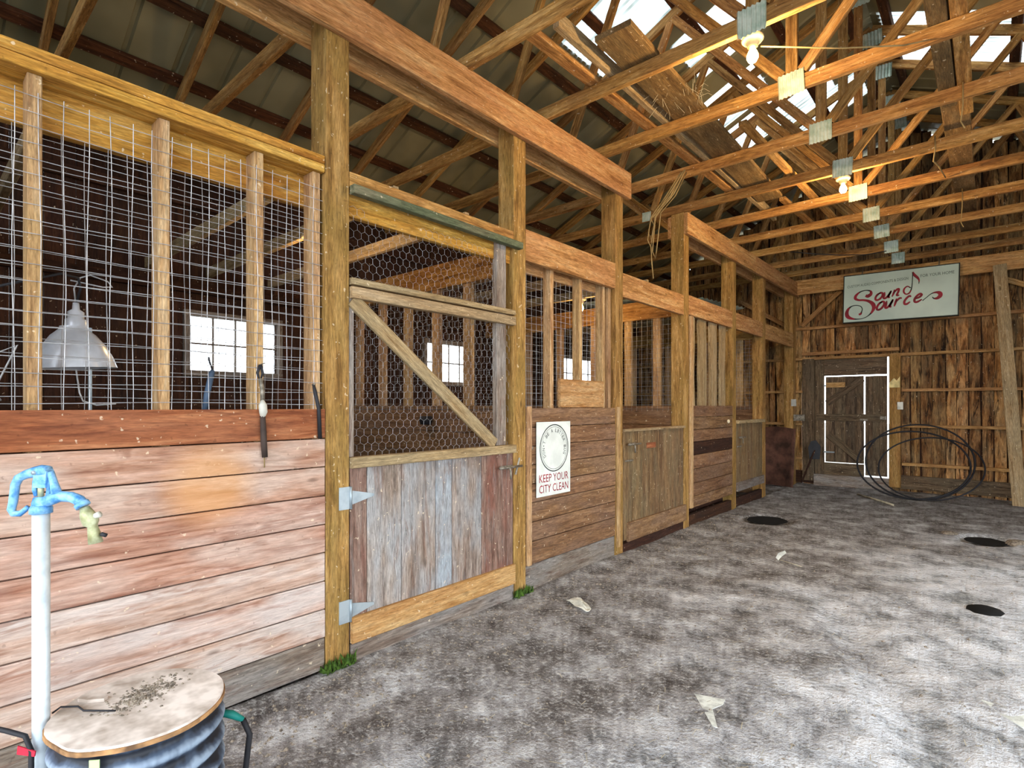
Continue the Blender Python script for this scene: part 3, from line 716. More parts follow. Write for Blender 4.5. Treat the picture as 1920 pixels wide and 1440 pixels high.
# ================================================================ LAMPS
def bulb(x, y, z, label, power):
    t = empty('bulb_light', (x, y, z), label=label, cat='light bulb')
    lathe('lamp_holder', [(0, 0), (.055, 0), (.058, -.012), (.05, -.022), (.032, -.03), (.028, -.05), (0, -.05)], 'cream', (x, y, z), t, 20)
    lathe('bulb', [(.013, -.045), (.014, -.06), (.022, -.075), (.03, -.095), (.03, -.112), (.02, -.13), (0, -.136)], 'glow', (x, y, z), t, 16)
    l = bpy.data.lights.new('bulb_lamp', 'POINT'); l.energy = power; l.color = (1, .66, .3); l.shadow_soft_size = .03
    lo = bpy.data.objects.new('bulb_lamp', l); C.objects.link(lo); lo.location = (x, y, z-.175)
bulb(-.97, 3.09, ZC+.001, 'nearer of the two lit bare bulbs along the aisle roof', 26)
bulb(-.965, 5.5, ZC-.001, 'farther of the two lit bare bulbs along the aisle roof', 30)
bulb(-3.45, 1.86, 2.402, 'lit bulb inside the first stall, glimpsed beside the post', 7)
bulb(-3.28, 4.85, 2.402, 'lit bulb inside the second stall, glimpsed through the studs', 7)
# cord between bulb and truss
o = tube('light_cable', [(-.93, 3.1, 3.2), (-.6, 3.35, 3.17), (-.35, 3.6, 3.2), (-.24, 3.79, 3.28)], .004, 'rope'); tag(o, 'thin pale cable running right from the nearer lit bulb', 'cable')
o = tube('light_cable', [(-1.95, 7.69, 3.262), (-1.7, 7.75, 3.2), (-1.45, 8.0, 3.19), (-1.2, 8.3, 3.21), (-1.0, 8.47, 3.258)], .006, 'black'); tag(o, 'black cable sagging under the far trusses', 'cable')

# ================================================================ HEAT LAMP behind the wire
hl = empty('heat_lamp', (-2.62, .46, 1.4), label='round aluminium heat lamp hanging behind the wire of the near stall', cat='heat lamp')
zz = 1.40
lathe('reflector', [(.130, zz-1.4), (.128, .006), (.118, .04), (.098, .085), (.07, .125), (.042, .15), (.04, .16)], 'alu', (-2.62, .46, 1.395), hl, 36, rot=Matrix.Rotation(.06, 4, 'X'))
lathe('socket', [(.036, .155), (.034, .185), (.026, .19), (.026, .215), (.012, .225), (.01, .25), (0, .25)], 'alu', (-2.62, .46, 1.395), hl, 18)
tube('hanger_hook', [(-2.62, .46, 1.64), (-2.625, .455, 1.70), (-2.60, .47, 1.74), (-2.6, .50, 1.755), (-2.6, .555, 1.74), (-2.6, .57, 1.72), (-2.6, .54, 1.715), (-2.6, .44, 1.725)], .003, 'wire', hl, 6)
tube('power_cord', [(-2.62, .46, 1.64), (-2.6, .47, 1.70), (-2.58, .46, 1.735), (-2.52, .40, 1.73), (-2.50, .30, 1.685), (-2.50, .16, 1.62), (-2.5, -.1, 1.55)], .0045, 'black', hl, 6)
o = tube('twisted_wire', [(-2.50, .1, 1.42), (-2.51, .23, 1.43), (-2.5, .28, 1.46), (-2.5, .25, 1.38), (-2.5, .22, 1.3), (-2.51, .24, 1.27)], .003, 'wire', None, 5); tag(o, 'twist of loose pale wire at the left end of the wire screen', 'wire')
o = tube('drop_wire', [(-2.505, .44, 1.385), (-2.505, .45, 1.30), (-2.505, .46, 1.27), (-2.505, .50, 1.255), (-2.505, .56, 1.26)], .003, 'wire', None, 5); tag(o, 'thin wire dropping below the heat lamp', 'wire')
o = boxx('grey_rod', (-3.195, .605, -.05), (-3.18, .62, 1.62), 'galv', None, 2); tag(o, 'thin grey rod standing inside the near stall right of the heat lamp', 'rod')

# ================================================================ THINGS HANGING ON THE NEAR STALL FRONT
t = empty('hanging_strap', (-2.40, .85, 1.4), label='slate blue strap hanging on the wire, left of the other two hanging tools', cat='strap')
tube('strap', [(-2.425, .845, 1.225), (-2.42, .852, 1.30), (-2.415, .868, 1.385), (-2.413, .872, 1.40)], [.011, .012, .012, .008], 'strap', t, 6)
tube('hook', [(-2.413, .872, 1.395), (-2.40, .855, 1.43), (-2.396, .85, 1.45), (-2.394, .852, 1.435)], .004, 'black', t, 5)
t = empty('hanging_lead', (XW, 1.06, 1.3), label='long dark lead with a pale snap hanging in the middle of three', cat='lead')
tube('loop', [(XW-.012, 1.052, 1.43), (XW-.01, 1.04, 1.395), (XW-.008, 1.05, 1.36), (XW-.008, 1.062, 1.395), (XW-.012, 1.056, 1.43)], .006, 'black', t, 6)
tube('lead', [(XW-.008, 1.052, 1.37), (XW+.004, 1.055, 1.32), (XW+.010, 1.052, 1.27)], .010, 'steel', t, 6)
tube('snap', [(XW+.012, 1.052, 1.275), (XW+.02, 1.05, 1.255), (XW+.02, 1.052, 1.225), (XW+.014, 1.052, 1.205)], [.008, .017, .017, .010], 'white', t, 8)
tube('lead', [(XW+.014, 1.052, 1.21), (XW+.013, 1.057, 1.10), (XW+.012, 1.062, 1.03)], [.012, .014, .013], 'brown', t, 6)
tube('nail', [(XW-.03, 1.06, 1.432), (XW+.012, 1.06, 1.437)], .003, 'steel', t, 5)
tube('string_end', [(XW+.012, 1.06, 1.035), (XW+.012, 1.06, .985)], .003, 'rope', t, 5)
t = empty('hanging_strip', (XW, 1.31, 1.2), label='short black strip hanging on the stud beside the post, right of the lead', cat='strip')
tube('strip', [(XW-.018, 1.305, 1.35), (XW-.012, 1.307, 1.325), (XW+.010, 1.315, 1.24), (XW+.012, 1.32, 1.1)], [.006, .009, .009, .010], 'black', t, 6)
tube('nail', [(XW-.03, 1.304, 1.352), (XW-.005, 1.304, 1.355)], .004, 'steel', t, 5)

# ================================================================ YARD HYDRANT
RX = V((.751, .66, 0)); K = .001237/8; HB = V((-1.652, .226, 0))
def hp(px, py, d=0): return HB+RX*((px-625)*K)+V((.66, -.751, 0))*d+V((0, 0, 1.25-((py/8+860)-762)*.001237))
hy = empty('yard_hydrant', (HB.x, HB.y, 0), label='yard hydrant with a blue head on a galvanised pipe before the near stall', cat='water hydrant')
zt = hp(0, 790).z
tube('standpipe', [(HB.x-.004, HB.y-.004, -.06), (HB.x, HB.y, .5), (HB.x, HB.y, zt)], .0168, 'pipe', hy, 20)
lathe('collar', [(0, 0), (.022, 0), (.022, .012), (.0175, .02), (0, .02)], 'blue', (HB.x, HB.y, zt-.004), hy, 20)
hd = tube('head', [hp(625, 790), hp(625, 730), hp(625, 650), hp(620, 570)], [.0165, .0185, .0175, .0135], 'blue', hy, 16)
tube('spout', [hp(640, 670), hp(780, 610), hp(920, 565), hp(1080, 575), hp(1190, 620), hp(1250, 690)], [.013, .0135, .0125, .012, .0125, .013], 'blue', hd, 14)
tube('spout_lip', [hp(1225, 665), hp(1262, 715)], .0155, 'blue', hd, 14)
tube('lift_rod', [hp(622, 580), hp(622, 360)], .006, 'brass', hd, 8)
tube('yoke', [hp(560, 560), hp(530, 470), hp(535, 350), hp(560, 250)], .0052, 'blue', hd, 8)
tube('yoke', [hp(730, 560), hp(745, 470), hp(735, 350), hp(720, 250)], .0052, 'blue', hd, 8)
tube('link_bar', [hp(860, 520), hp(820, 380), hp(760, 200)], [.011, .0085, .008], 'blue', hd, 8)
lv = tube('lever', [hp(740, 190), hp(640, 185), hp(520, 205), hp(400, 235), hp(290, 290), hp(240, 390), hp(225, 520), hp(205, 660), hp(180, 760), hp(215, 825), hp(310, 825), hp(370, 780), hp(430, 720)], [.0135, .0145, .0125, .0105, .0098, .0092, .009, .0088, .0085, .0078, .0070, .0062, .005], 'blue', hy, 8)
prism('lever_block', [(-.014, -.026), (.015, -.026), (.017, .012), (.010, .019), (-.012, .016)], .022, 'blue', Matrix.Translation(hp(650, 260)+V((.66, -.751, 0))*-.011) @ Matrix(((.751, 0, .66, 0), (.66, 0, -.751, 0), (0, 1, 0, 0), (0, 0, 0, 1))), lv)
tube('pivot_pin', [hp(590, 200, -.014), hp(590, 200, .016)], .005, 'galv', lv, 8)
ad = tube('hose_adapter', [hp(1275, 730), hp(1320, 840), hp(1375, 960), hp(1395, 1010), hp(1420, 1120), hp(1445, 1265)], [.0095, .0155, .0165, .010, .0125, .0145], 'brass', hy, 14)
tube('vent_cap', [hp(1440, 860), hp(1510, 830)], .007, 'white', ad, 8)
tube('drain_screw', [hp(1530, 1130), hp(1600, 1150)], .005, 'black', ad, 8)

# ================================================================ RIBBED DRUM WITH A BOARD LID
BC = V((-1.546, .398, 0)); BR = .181
dm = empty('ribbed_drum', (BC.x, BC.y, 0), label='short ribbed blue black drum with a pale dusty lid beside the hydrant', cat='drum')
prof = []
for i in range(97):
    z = .53*i/96-.02; prof.append((BR-.010+.008*math.sin(z*2*PI/.052+1.2), z))
lathe('drum_wall', prof, 'drum', BC, dm, 48)
def blob(r, z0, z1, wob, mat, name, par, seg=48, ph=0):
    vs = []; fs = []
    for z in (z0, z1):
        for k in range(seg):
            a = 2*PI*k/seg; q = r+wob*(MN.noise(V((math.cos(a)*2, math.sin(a)*2, ph)))); vs.append((q*math.cos(a), q*math.sin(a), z))
    fs = [(k, (k+1) % seg, seg+(k+1) % seg, seg+k) for k in range(seg)]+[tuple(range(seg-1, -1, -1)), tuple(range(seg, 2*seg))]
    return link(name, mesh(name, vs, fs, mat), Matrix.Translation(BC), par)
blob(BR-.001, .514, .524, .006, 'lidedge', 'lid_edge', dm)
blob(BR-.004, .5235, .530, .006, 'lid', 'lid_board', dm)
a0 = math.atan2(-.751, .66)
prism('tape_strip', [(-.010, -.2), (.010, -.2), (.011, .0), (-.009, .0)], .002, 'tape', Matrix.Translation(BC+V((math.cos(a0+.12)*(BR-.0015), math.sin(a0+.12)*(BR-.0015), .508))) @ Matrix.Rotation(a0+.12+PI/2, 4, 'Z') @ Matrix.Rotation(PI/2, 4, 'X'), dm)
# dirt on the lid
vs, fs = [], []
def chip(c, s, vs=vs, fs=fs):
    b = len(vs); a = rnd.uniform(0, 6)
    for k in range(4): vs.append(c+V((math.cos(a+k*PI/2)*s*rnd.uniform(.6, 1.2), math.sin(a+k*PI/2)*s*rnd.uniform(.6, 1.2), 0)))
    vs.append(c+V((0, 0, s*rnd.uniform(.4, .9))))
    fs.extend([(b+k, b+(k+1) % 4, b+4) for k in range(4)]); fs.append((b+3, b+2, b+1, b))
for k in range(420):
    u, v = rnd.gauss(0, .045), rnd.gauss(0, .026); p = BC+V((-.045, .02, .5305))+V((-.5, .86, 0))*u+V((.86, .5, 0))*v
    if (p-BC).xy.length < BR-.012: chip(p, rnd.uniform(.0015, .006))
tag(link('dirt_crumbs', mesh('dirt_crumbs', vs, fs, 'crumb'), Matrix()), 'crumbled dirt scattered on the drum lid', 'dirt', kind='stuff')
o = prism('bark_piece', [(-.03, -.012), (.0, -.015), (.034, -.004), (.03, .012), (-.01, .016), (-.034, .008)], .008, 'lid', Matrix.Translation(BC+V((-.105, -.075, .5305))) @ Matrix.Rotation(.6, 4, 'Z')); tag(o, 'pale flake of wood lying at the left of the drum lid', 'wood flake')
o = tube('black_cable', [(-2.05, -.25, .66), (-1.85, .0, .57), (-1.75, .11, .53), (-1.69, .17, .508), (-1.648, .198, .50), (-1.628, .206, .47), (-1.625, .205, .4), (-1.63, .2, .02)], .0055, 'black', None, 8); tag(o, 'black cable reaching in from the left to the hydrant pipe', 'cable')
o = tube('black_cable', [(-1.664, .248, .525), (-1.655, .262, .537), (-1.63, .29, .536), (-1.60, .295, .535), (-1.56, .33, .5345), (-1.545, .345, .534)], .0022, 'black', None, 6); tag(o, 'thin dark wire curling across the drum lid', 'cable')
o = prism('red_ribbon', [(-.022, -.009), (.018, -.014), (.02, -.002), (-.02, .010)], .003, 'redtag', Matrix.Translation((-1.633, .2, .474)) @ Matrix.Rotation(math.radians(41), 4, 'Z') @ Matrix.Rotation(PI/2, 4, 'X')); tag(o, 'small red ribbon tied on the hydrant pipe by the cable', 'ribbon')
t = empty('hose_fitting', (-1.60, .62, .38), label='teal plastic fitting behind the drum on the right', cat='fitting')
tube('fitting', [(-1.60, .585, .41), (-1.58, .62, .395), (-1.567, .645, .375)], [.009, .011, .007], 'teal', t, 10)
tube('stem', [(-1.567, .645, .375), (-1.56, .66, .33), (-1.60, .64, .0)], .008, 'black', t, 8)

# ================================================================ LETTERING
def text_mesh(s, size):
    cu = bpy.data.curves.new('t', 'FONT'); cu.body = s; cu.size = size; cu.align_x = 'CENTER'; cu.align_y = 'CENTER'; cu.resolution_u = 2
    o = bpy.data.objects.new('t', cu); C.objects.link(o)
    dg = bpy.context.evaluated_depsgraph_get(); m = bpy.data.meshes.new_from_object(o.evaluated_get(dg))
    bpy.data.objects.remove(o); return m
def lettering(name, s, width, height, mat, mat4, parent, bold=0):
    m = text_mesh(s, 1)
    xs = [v.co.x for v in m.vertices]; ys = [v.co.y for v in m.vertices]
    sx, sy = width/(max(xs)-min(xs)), height/(max(ys)-min(ys)); cx, cy = (max(xs)+min(xs))/2, (max(ys)+min(ys))/2
    for v in m.vertices: v.co = ((v.co.x-cx)*sx, (v.co.y-cy)*sy, 0)
    m.materials.clear(); m.materials.append(M[mat])
    for p in m.polygons: p.material_index = 0
    return link(name, m, mat4, parent)
# -- litter sign
SG = V((XW+.012, 3.1385, .878))
sg = empty('litter_sign', SG, label='white litter sign with a round emblem and red lettering on the middle stall front', cat='sign')
prism('sign_plate', [(-.2, -.262), (.2, -.262), (.2, .262), (-.2, .262)], .004, 'signwhite', Matrix.Translation(SG) @ FX, sg)
def ring(r0, r1, mat, name, z):
    vs, fs = [], []
    for k in range(64):
        a = 2*PI*k/64; vs += [(r0*math.cos(a), r0*math.sin(a), 0), (r1*math.cos(a), r1*math.sin(a), 0)]
    fs = [(2*k, 2*k+1, (2*k+3) % 128, (2*k+2) % 128) for k in range(64)]
    return link(name, mesh(name, vs, fs, mat), Matrix.Translation(SG+V((.0052, .003, z))) @ FX, sg)
EZ = .074
ring(.163, .170, 'ink', 'emblem_ring', EZ); ring(.150, .1525, 'ink', 'emblem_ring', EZ)
def arc(s, r, a0, a1, h):
    for i, ch in enumerate(s):
        if ch == ' ': continue
        a = a0+(a1-a0)*i/(len(s)-1); rot = a-PI/2 if a0 > a1 else a+PI/2
        lettering('letter', ch, h*(.3 if ch in "I'" else .72), h*(.35 if ch == "'" else 1), 'ink', Matrix.Translation(SG+V((.0054, .003, EZ))) @ FX @ Matrix.Translation((r*math.cos(a), r*math.sin(a), 0)) @ Matrix.Rotation(rot, 4, 'Z'), sg)
arc("DON'T BE A LITTER BUG", .127, math.radians(205), math.radians(-20), .026)
lettering('lettering', 'KEEP YOUR', .345, .056, 'signred', Matrix.Translation(SG+V((.0054, 0, -.135))) @ FX, sg)
lettering('lettering', 'CITY CLEAN', .345, .056, 'signred', Matrix.Translation(SG+V((.0054, 0, -.209))) @ FX, sg)

# -- sound source sign
QW, QH = 1.335, .688; QC = V((-.983, 9.5, 2.847)); QT = Matrix.Translation(QC) @ FY @ Matrix.Rotation(-.021, 4, 'Z')
ss = empty('shop_sign', QC, label='large pale green sign with crimson script lettering hung below the tie beam', cat='sign')
prism('sign_panel', [(-QW/2, -QH/2), (QW/2, -QH/2), (QW/2, QH/2), (-QW/2, QH/2)], .05, 'signgreen', QT @ Matrix.Translation((0, 0, -.03)), ss)
for a, b in (((-QW/2-.012, -QH/2-.012), (QW/2+.012, -QH/2)), ((-QW/2-.012, QH/2), (QW/2+.012, QH/2+.012)), ((-QW/2-.012, -QH/2), (-QW/2, QH/2)), ((QW/2, -QH/2), (QW/2+.012, QH/2))):
    prism('frame_bar', [(a[0], a[1]), (b[0], a[1]), (b[0], b[1]), (a[0], b[1])], .075, 'ink', QT @ Matrix.Translation((0, 0, -.05)), ss)
for xx in (-.45, .45):
    tube('hanger', [QT @ V((xx, QH/2, 0)), QT @ V((xx, QH/2+.05, -.05)), QT @ V((xx, QH/2+.14, -.145))], .006, 'steel', ss, 6)
def uv(px, py):
    u = (px-178)/1562; yt = 295-180*u; yb = 915-115*u
    return V(((u-.5)*QW, (.5-(py-yt)/(yb-yt))*QH, 0))
def smoothpts(pts, k=5):
    out = []
    for i in range(len(pts)-1):
        p0, p1, p2, p3 = pts[max(i-1, 0)], pts[i], pts[i+1], pts[min(i+2, len(pts)-1)]
        for j in range(k):
            t = j/k; out.append(tuple(.5*(2*p1[c]+(p2[c]-p0[c])*t+(2*p0[c]-5*p1[c]+4*p2[c]-p3[c])*t*t+(-p0[c]+3*p1[c]-3*p2[c]+p3[c])*t**3) for c in range(3)))
    return out+[pts[-1]]
def stroke(name, pts, mat='crimson', thin=26, k=5, lift=.0215):
    """ribbon through (px, py, width) points of the lettering; thin stretches are dark"""
    P = smoothpts(pts, k); vs, fs, mi = [], [], []
    S_ = QW/1562
    C_ = [uv(p[0], p[1]) for p in P]
    for i, p in enumerate(C_):
        t = (C_[min(i+1, len(P)-1)]-C_[max(i-1, 0)]).normalized(); nn = V((-t.y, t.x, 0))*max(.5*P[i][2], 2)*S_
        vs += [p+nn, p-nn]
        if i: fs.append((2*i-2, 2*i-1, 2*i+1, 2*i)); mi.append(0 if P[i][2] > thin else 1)
    m = mesh(name, vs, fs, mat); m.materials.append(M['ink'])
    for p, q in zip(m.polygons, mi): p.material_index = q
    return link(name, m, QT @ Matrix.Translation((0, 0, lift)), ss)
stroke('script_capital', [(500, 545, 40), (535, 552, 58), (575, 525, 50), (570, 485, 30), (500, 475, 16), (420, 497, 22), (360, 545, 42), (350, 588, 44), (400, 608, 34), (470, 608, 34), (545, 620, 44), (605, 655, 60), (625, 705, 56), (600, 765, 36), (550, 815, 16), (490, 848, 12), (420, 864, 14), (330, 865, 30), (250, 842, 58), (225, 795, 58), (245, 735, 40), (300, 692, 18), (370, 680, 14), (430, 692, 14), (455, 725, 14), (448, 765, 18), (432, 795, 36), (405, 803, 30)])
SHE = .34
def glyph(paths, x, y, wd, h, th, rise):
    for ps in paths:
        pts = []
        for (a, b) in ps:
            px = x+a*wd+b*h*SHE; py = y-b*h-rise*(a*wd); pts.append((px, py, th))
        n = len(pts)
        pts = [(p[0], p[1], p[2]*(.55 if i in (0, n-1) else 1)) for i, p in enumerate(pts)]
        stroke('script_letter', pts, thin=12, k=4)
G = {'o': [[(.5, 1), (.18, .85), (.0, .5), (.1, .12), (.4, 0), (.72, .15), (.88, .5), (.8, .87), (.5, 1), (.18, .85)]],
     'u': [[(.0, .95), (.1, .5), (.12, .12), (.35, 0), (.62, .25), (.8, .7), (.82, 1)], [(.82, 1), (.72, .45), (.75, .08), (.98, .05)]],
     'n': [[(.05, 1), (.1, .5), (.05, 0)], [(.1, .5), (.35, .95), (.6, .98), (.65, .6), (.62, .1), (.95, .06)]],
     'r': [[(.05, 1), (.1, .5), (.1, 0)], [(.1, .5), (.4, .95), (.75, .9)]],
     'c': [[(.72, .82), (.5, 1), (.2, .8), (.05, .4), (.22, .04), (.55, .0), (.85, .22)]],
     'e': [[(.1, .45), (.5, .55), (.72, .8), (.5, 1), (.2, .82), (.05, .4), (.22, .04), (.55, .0), (.95, .22)]]}
for ch, x, y, wd in (('o', 632, 612, 105), ('u', 742, 588, 110), ('n', 872, 560, 110)): glyph(G[ch], x, y, wd, 96, 32, .17)
stroke('script_letter', [(1130, 440, 16), (1085, 418, 20), (1045, 450, 26), (1038, 495, 26), (1070, 524, 22), (1115, 505, 24), (1142, 440, 16), (1150, 340, 12), (1152, 235, 14)], thin=18)
stroke('note_flag', [(1150, 225, 24), (1175, 265, 40), (1215, 300, 36), (1238, 335, 20), (1236, 385, 8)], thin=12)
for ch, x, y, wd in (('o', 655, 745, 105), ('u', 770, 718, 105), ('r', 900, 692, 110), ('c', 1030, 666, 105), ('e', 1165, 638, 115)): glyph(G[ch], x, y, wd, 108, 34, .2)
stroke('script_tail', [(1290, 612, 14), (1340, 570, 12), (1400, 520, 14), (1460, 500, 30), (1510, 508, 54), (1518, 545, 56), (1480, 578, 44), (1435, 580, 20), (1418, 560, 10)], thin=22)
p = uv(660, 372); a = math.atan2(uv(1100, 305).y-uv(230, 432).y, uv(1100, 305).x-uv(230, 432).x)
lettering('tagline', 'CUSTOM AUDIO COMPONENTS & DESIGN', QW*870/1562, .038, 'tagline', QT @ Matrix.Translation((p.x, p.y, .0215)) @ Matrix.Rotation(a, 4, 'Z'), ss)
p = uv(1472, 252)
lettering('tagline', 'FOR YOUR HOME', QW*430/1562, .040, 'tagline', QT @ Matrix.Translation((p.x, p.y, .0215)) @ Matrix.Rotation(a*.3, 4, 'Z'), ss)

# ================================================================ THINGS AT THE BACK WALL
o = bar('leaning_timber', (.235, 9.38, -.02), (.06, 9.46, 3.1), .04, .17, 'plank', None, up=(0, 1, 0)); 
o.data = barmesh(3.125, .135, .045, 'rail'); o.matrix_basis = frame(V((.285, 9.36, -.02)), V((.10, 9.5, 3.09)), V((0, -1, .1))); tag(o, 'long pale timber leaning upright against the back tie beam right of the sign', 'timber')
for (x, z, l) in ((-2.36, 1.31, 'white switch box on the corner post left of the back door'), (-.985, 1.26, 'white switch box on the post right of the back door')):
    yb = 9.555 if x < -2 else YB-.115
    t = boxx('switch_box', (x-.035, yb-.035, z-.055), (x+.035, yb, z+.055), 'white'); tag(t, l, 'switch box')
t = prism('board_scrap', [(-.065, -.07), (.07, -.07), (.07, .09), (.03, .03), (.0, .07), (-.06, .0)], .02, 'patch', Matrix.Translation((-1.06, YB-.112, 1.60)) @ FY); tag(t, 'pale jagged scrap of board on the post right of the back door', 'board scrap')
# hoops: three big loops of black pipe leaning together
def hoop(c, r, tilt, turn, tube_r, label, sq=1):
    R_ = Matrix.Translation(c) @ Matrix.Rotation(turn, 4, 'Z') @ Matrix.Rotation(tilt, 4, 'X')
    pts = [R_ @ V((r*math.cos(2*PI*k/56), r*sq*math.sin(2*PI*k/56), 0)) for k in range(56)]
    o = tube('pipe_hoop', pts, tube_r, 'black', None, 8, True, org=c); tag(o, label, 'hoop', 'black pipe hoops by the back wall')
hoop(V((-.74, 9.26, .50)), .60, math.radians(62), 0, .012, 'black pipe hoop leaning on the back wall, rearmost of three', .93)
hoop(V((-.80, 9.12, .47)), .62, math.radians(50), .05, .012, 'black pipe hoop leaning on the back wall, the steeper one in front', .9)
hoop(V((-.60, 9.02, .44)), .56, math.radians(48), -.06, .010, 'black pipe hoop leaning on the back wall, front and right of the three', .92)
# rusty sheet and a shovel-like tool in the corner
def curved(name, w_, h, bend, mat, mat4, label, cat):
    vs, fs = [], []; n = 10
    for i in range(n+1):
        a = -w_/2+w_*i/n
        for zq in (0, h*.5, h): vs.append((a, bend*math.cos(a/w_*PI)+zq*.12, zq-(.06*abs(a/w_) if zq == h else 0)))
        if i:
            q = 3*(i-1); fs += [(q, q+3, q+4, q+1), (q+1, q+4, q+5, q+2)]
    m = mesh(name, vs, fs, mat, True); o = link(name, m, mat4)
    mod = o.modifiers.new('s', 'SOLIDIFY'); mod.thickness = .006
    tag(o, label, cat); return o
curved('rusty_sheet', .62, .93, .10, 'rust', Matrix.Translation((-2.58, 9.15, 0)) @ Matrix.Rotation(-.1, 4, 'Z'), 'curved rusty metal sheet leaning in the corner past the last stall post', 'metal sheet')
t = empty('garden_fork', (-2.05, 9.3, 0), label='dark hand tool leaning low beside the rusty sheet', cat='tool')
tube('handle', [(-2.22, 9.42, .05), (-2.13, 9.5, .35), (-2.05, 9.6, .62)], .014, 'dark', t, 8)
prism('blade', [(-.07, 0), (.07, 0), (.09, .2), (.02, .3), (-.05, .28), (-.09, .18)], .006, 'black', Matrix.Translation((-2.07, 9.57, .42)) @ Matrix.Rotation(.4, 4, 'Z') @ FY, t)
# corner shelf block behind
t = boxx('wall_bracket', (-2.36, 9.52, 1.02), (-2.2, 9.559, 1.12), 'steel'); tag(t, 'small steel bracket on the corner post beside the back door', 'bracket')
# corrugated tin lying on the stall joists
def tin(x, y, z, L, W, rz, label, seed):
    vs, fs = [], []; n = 40; r = random.Random(seed)
    for i in range(n+1):
        a = -W/2+W*i/n
        for j in range(5):
            b = -L/2+L*j/4; vs.append((b, a, .012*math.cos(i*PI/2)+.02*math.sin(j*1.3+seed)))
        if i: q = 5*(i-1); fs += [(q+j, q+j+1, q+5+j+1, q+5+j) for j in range(4)]
    o = link('tin_sheet', mesh('tin_sheet', vs, fs, 'gusset', True), Matrix.Translation((x, y, z)) @ Matrix.Rotation(rz, 4, 'Z')); tag(o, label, 'tin sheet', 'tin sheets on the stall joists')
tin(-3.35, 6.55, 2.522, 1.3, 1.6, .1, 'corrugated tin sheet lying loose on the far stall joists, nearer one', 1)
tin(-3.2, 7.3, 2.588, 1.2, 1.1, -.15, 'corrugated tin sheet lying loose on the far stall joists, upper one', 2)

# ---- rope and twine
pts = []
t = empty('twine_bundle', (-2.2, 4.35, 3.2), label='bundle of old baling twine hanging from a chord past the near beam end', cat='twine')
for k, (dx, dy, zb) in enumerate(((0, 0, 2.72), (.03, .03, 2.62), (-.02, .05, 2.8), (.04, -.02, 2.9))):
    tube('twine', [(-2.02+dx, 4.55+dy, 3.30), (-2.10+dx, 4.50+dy, 3.1), (-2.2+dx, 4.42+dy, 2.95), (-2.23+dx, 4.40+dy, zb), (-2.25+dx, 4.42+dy, zb-.06), (-2.27+dx, 4.4+dy, zb), (-2.25+dx, 4.42+dy, 2.92), (-2.15+dx, 4.5+dy, 3.1), (-2.04+dx, 4.57+dy, 3.31)], .005, 'rope', t, 5)
tube('twine_end', [(-2.25, 4.42, 2.68), (-2.24, 4.42, 2.52), (-2.23, 4.43, 2.38)], .005, 'rope', t, 5)
o = tube('hanging_string', [(-.32, 5.385, 3.37), (-.32, 5.375, 3.25), (-.33, 5.38, 3.17), (-.31, 5.6, 3.20), (-.29, 6.1, 3.26)], .005, 'rope', None, 5); tag(o, 'pale string looped under the chords left of the dark overhead plank', 'string')
o = tube('hanging_string', [(-.13, 4.58, 3.4), (-.13, 4.575, 3.2), (-.14, 4.575, 3.1), (-.12, 4.575, 3.05)], .004, 'rope', None, 5); tag(o, 'short pale string hanging from the nearer dark overhead plank', 'string')
o = tube('hanging_string', [(-.20, 6.9, 3.38), (-.2, 6.89, 3.2), (-.21, 6.89, 3.05), (-.19, 6.89, 3.0)], .004, 'rope', None, 5); tag(o, 'short pale string hanging from the farther dark overhead plank', 'string')
vs, fs = [], []
for k in range(60):
    p = V((rnd.uniform(-1.75, -1.45), rnd.uniform(3.4, 3.7), ZT+.036)); q = p+V((rnd.uniform(-.1, .1), rnd.uniform(-.1, .1), rnd.uniform(-.1, .05)))
    tubegeo([p, (p+q)/2+V((0, 0, .02)), q], .0011, 3, False, vs, fs)
tag(link('straw_wisps', mesh('straw_wisps', vs, fs, 'straw'), Matrix()), 'wisps of straw caught on the wide plank overhead', 'straw', kind='stuff')

# ================================================================ ON THE FLOOR
def fl(x, y, dz=0): return V((x, y, zfloor(x, y)+dz))
def crumple(name, loc, sx, sy, mat, label, cat, seed, h=.03):
    r = random.Random(seed); n = 7; vs, fs = [], []
    for i in range(n):
        for j in range(n):
            u, v = i/(n-1)-.5, j/(n-1)-.5
            vs.append((u*sx*(1-.3*abs(v))+r.uniform(-.006, .006), v*sy*(1-.5*(u+.5))+r.uniform(-.006, .006), r.uniform(0, h)*(1-1.2*max(abs(u), abs(v)))+.004))
    fs = [(i*n+j, (i+1)*n+j, (i+1)*n+j+1, i*n+j+1) for i in range(n-1) for j in range(n-1)]
    o = link(name, mesh(name, vs, fs, mat), Matrix.Translation(loc) @ Matrix.Rotation(-.5, 4, 'Z'))
    mod = o.modifiers.new('s', 'SOLIDIFY'); mod.thickness = .003
    tag(o, label, cat)
crumple('plastic_scrap', fl(-1.95, 2.88), .24, .10, 'white', 'crumpled white scrap lying on the dirt before the litter sign', 'scrap', 3)
t = empty('feather', fl(-1.27, 4.77), label='small pale feather upright on the dirt in mid aisle', cat='feather')
tube('quill', [fl(-1.29, 4.79, .005), fl(-1.25, 4.72, .02), fl(-1.1, 4.68, .01)], .003, 'straw', t, 5)
prism('vane', [(0, 0), (.02, .03), (.06, .07), (.05, .09), (.0, .06), (-.02, .02)], .003, 'white', Matrix.Translation(fl(-1.3, 4.79, .0)) @ FY, t)
a, b = fl(-1.413, 9.1, .012), fl(-.915, 8.36, .012)
o = tube('pale_stick', [a, (a+b)/2+V((0, 0, .004)), b], .013, 'straw', None, 6); tag(o, 'thin pale stick lying on the dirt before the back door', 'stick')
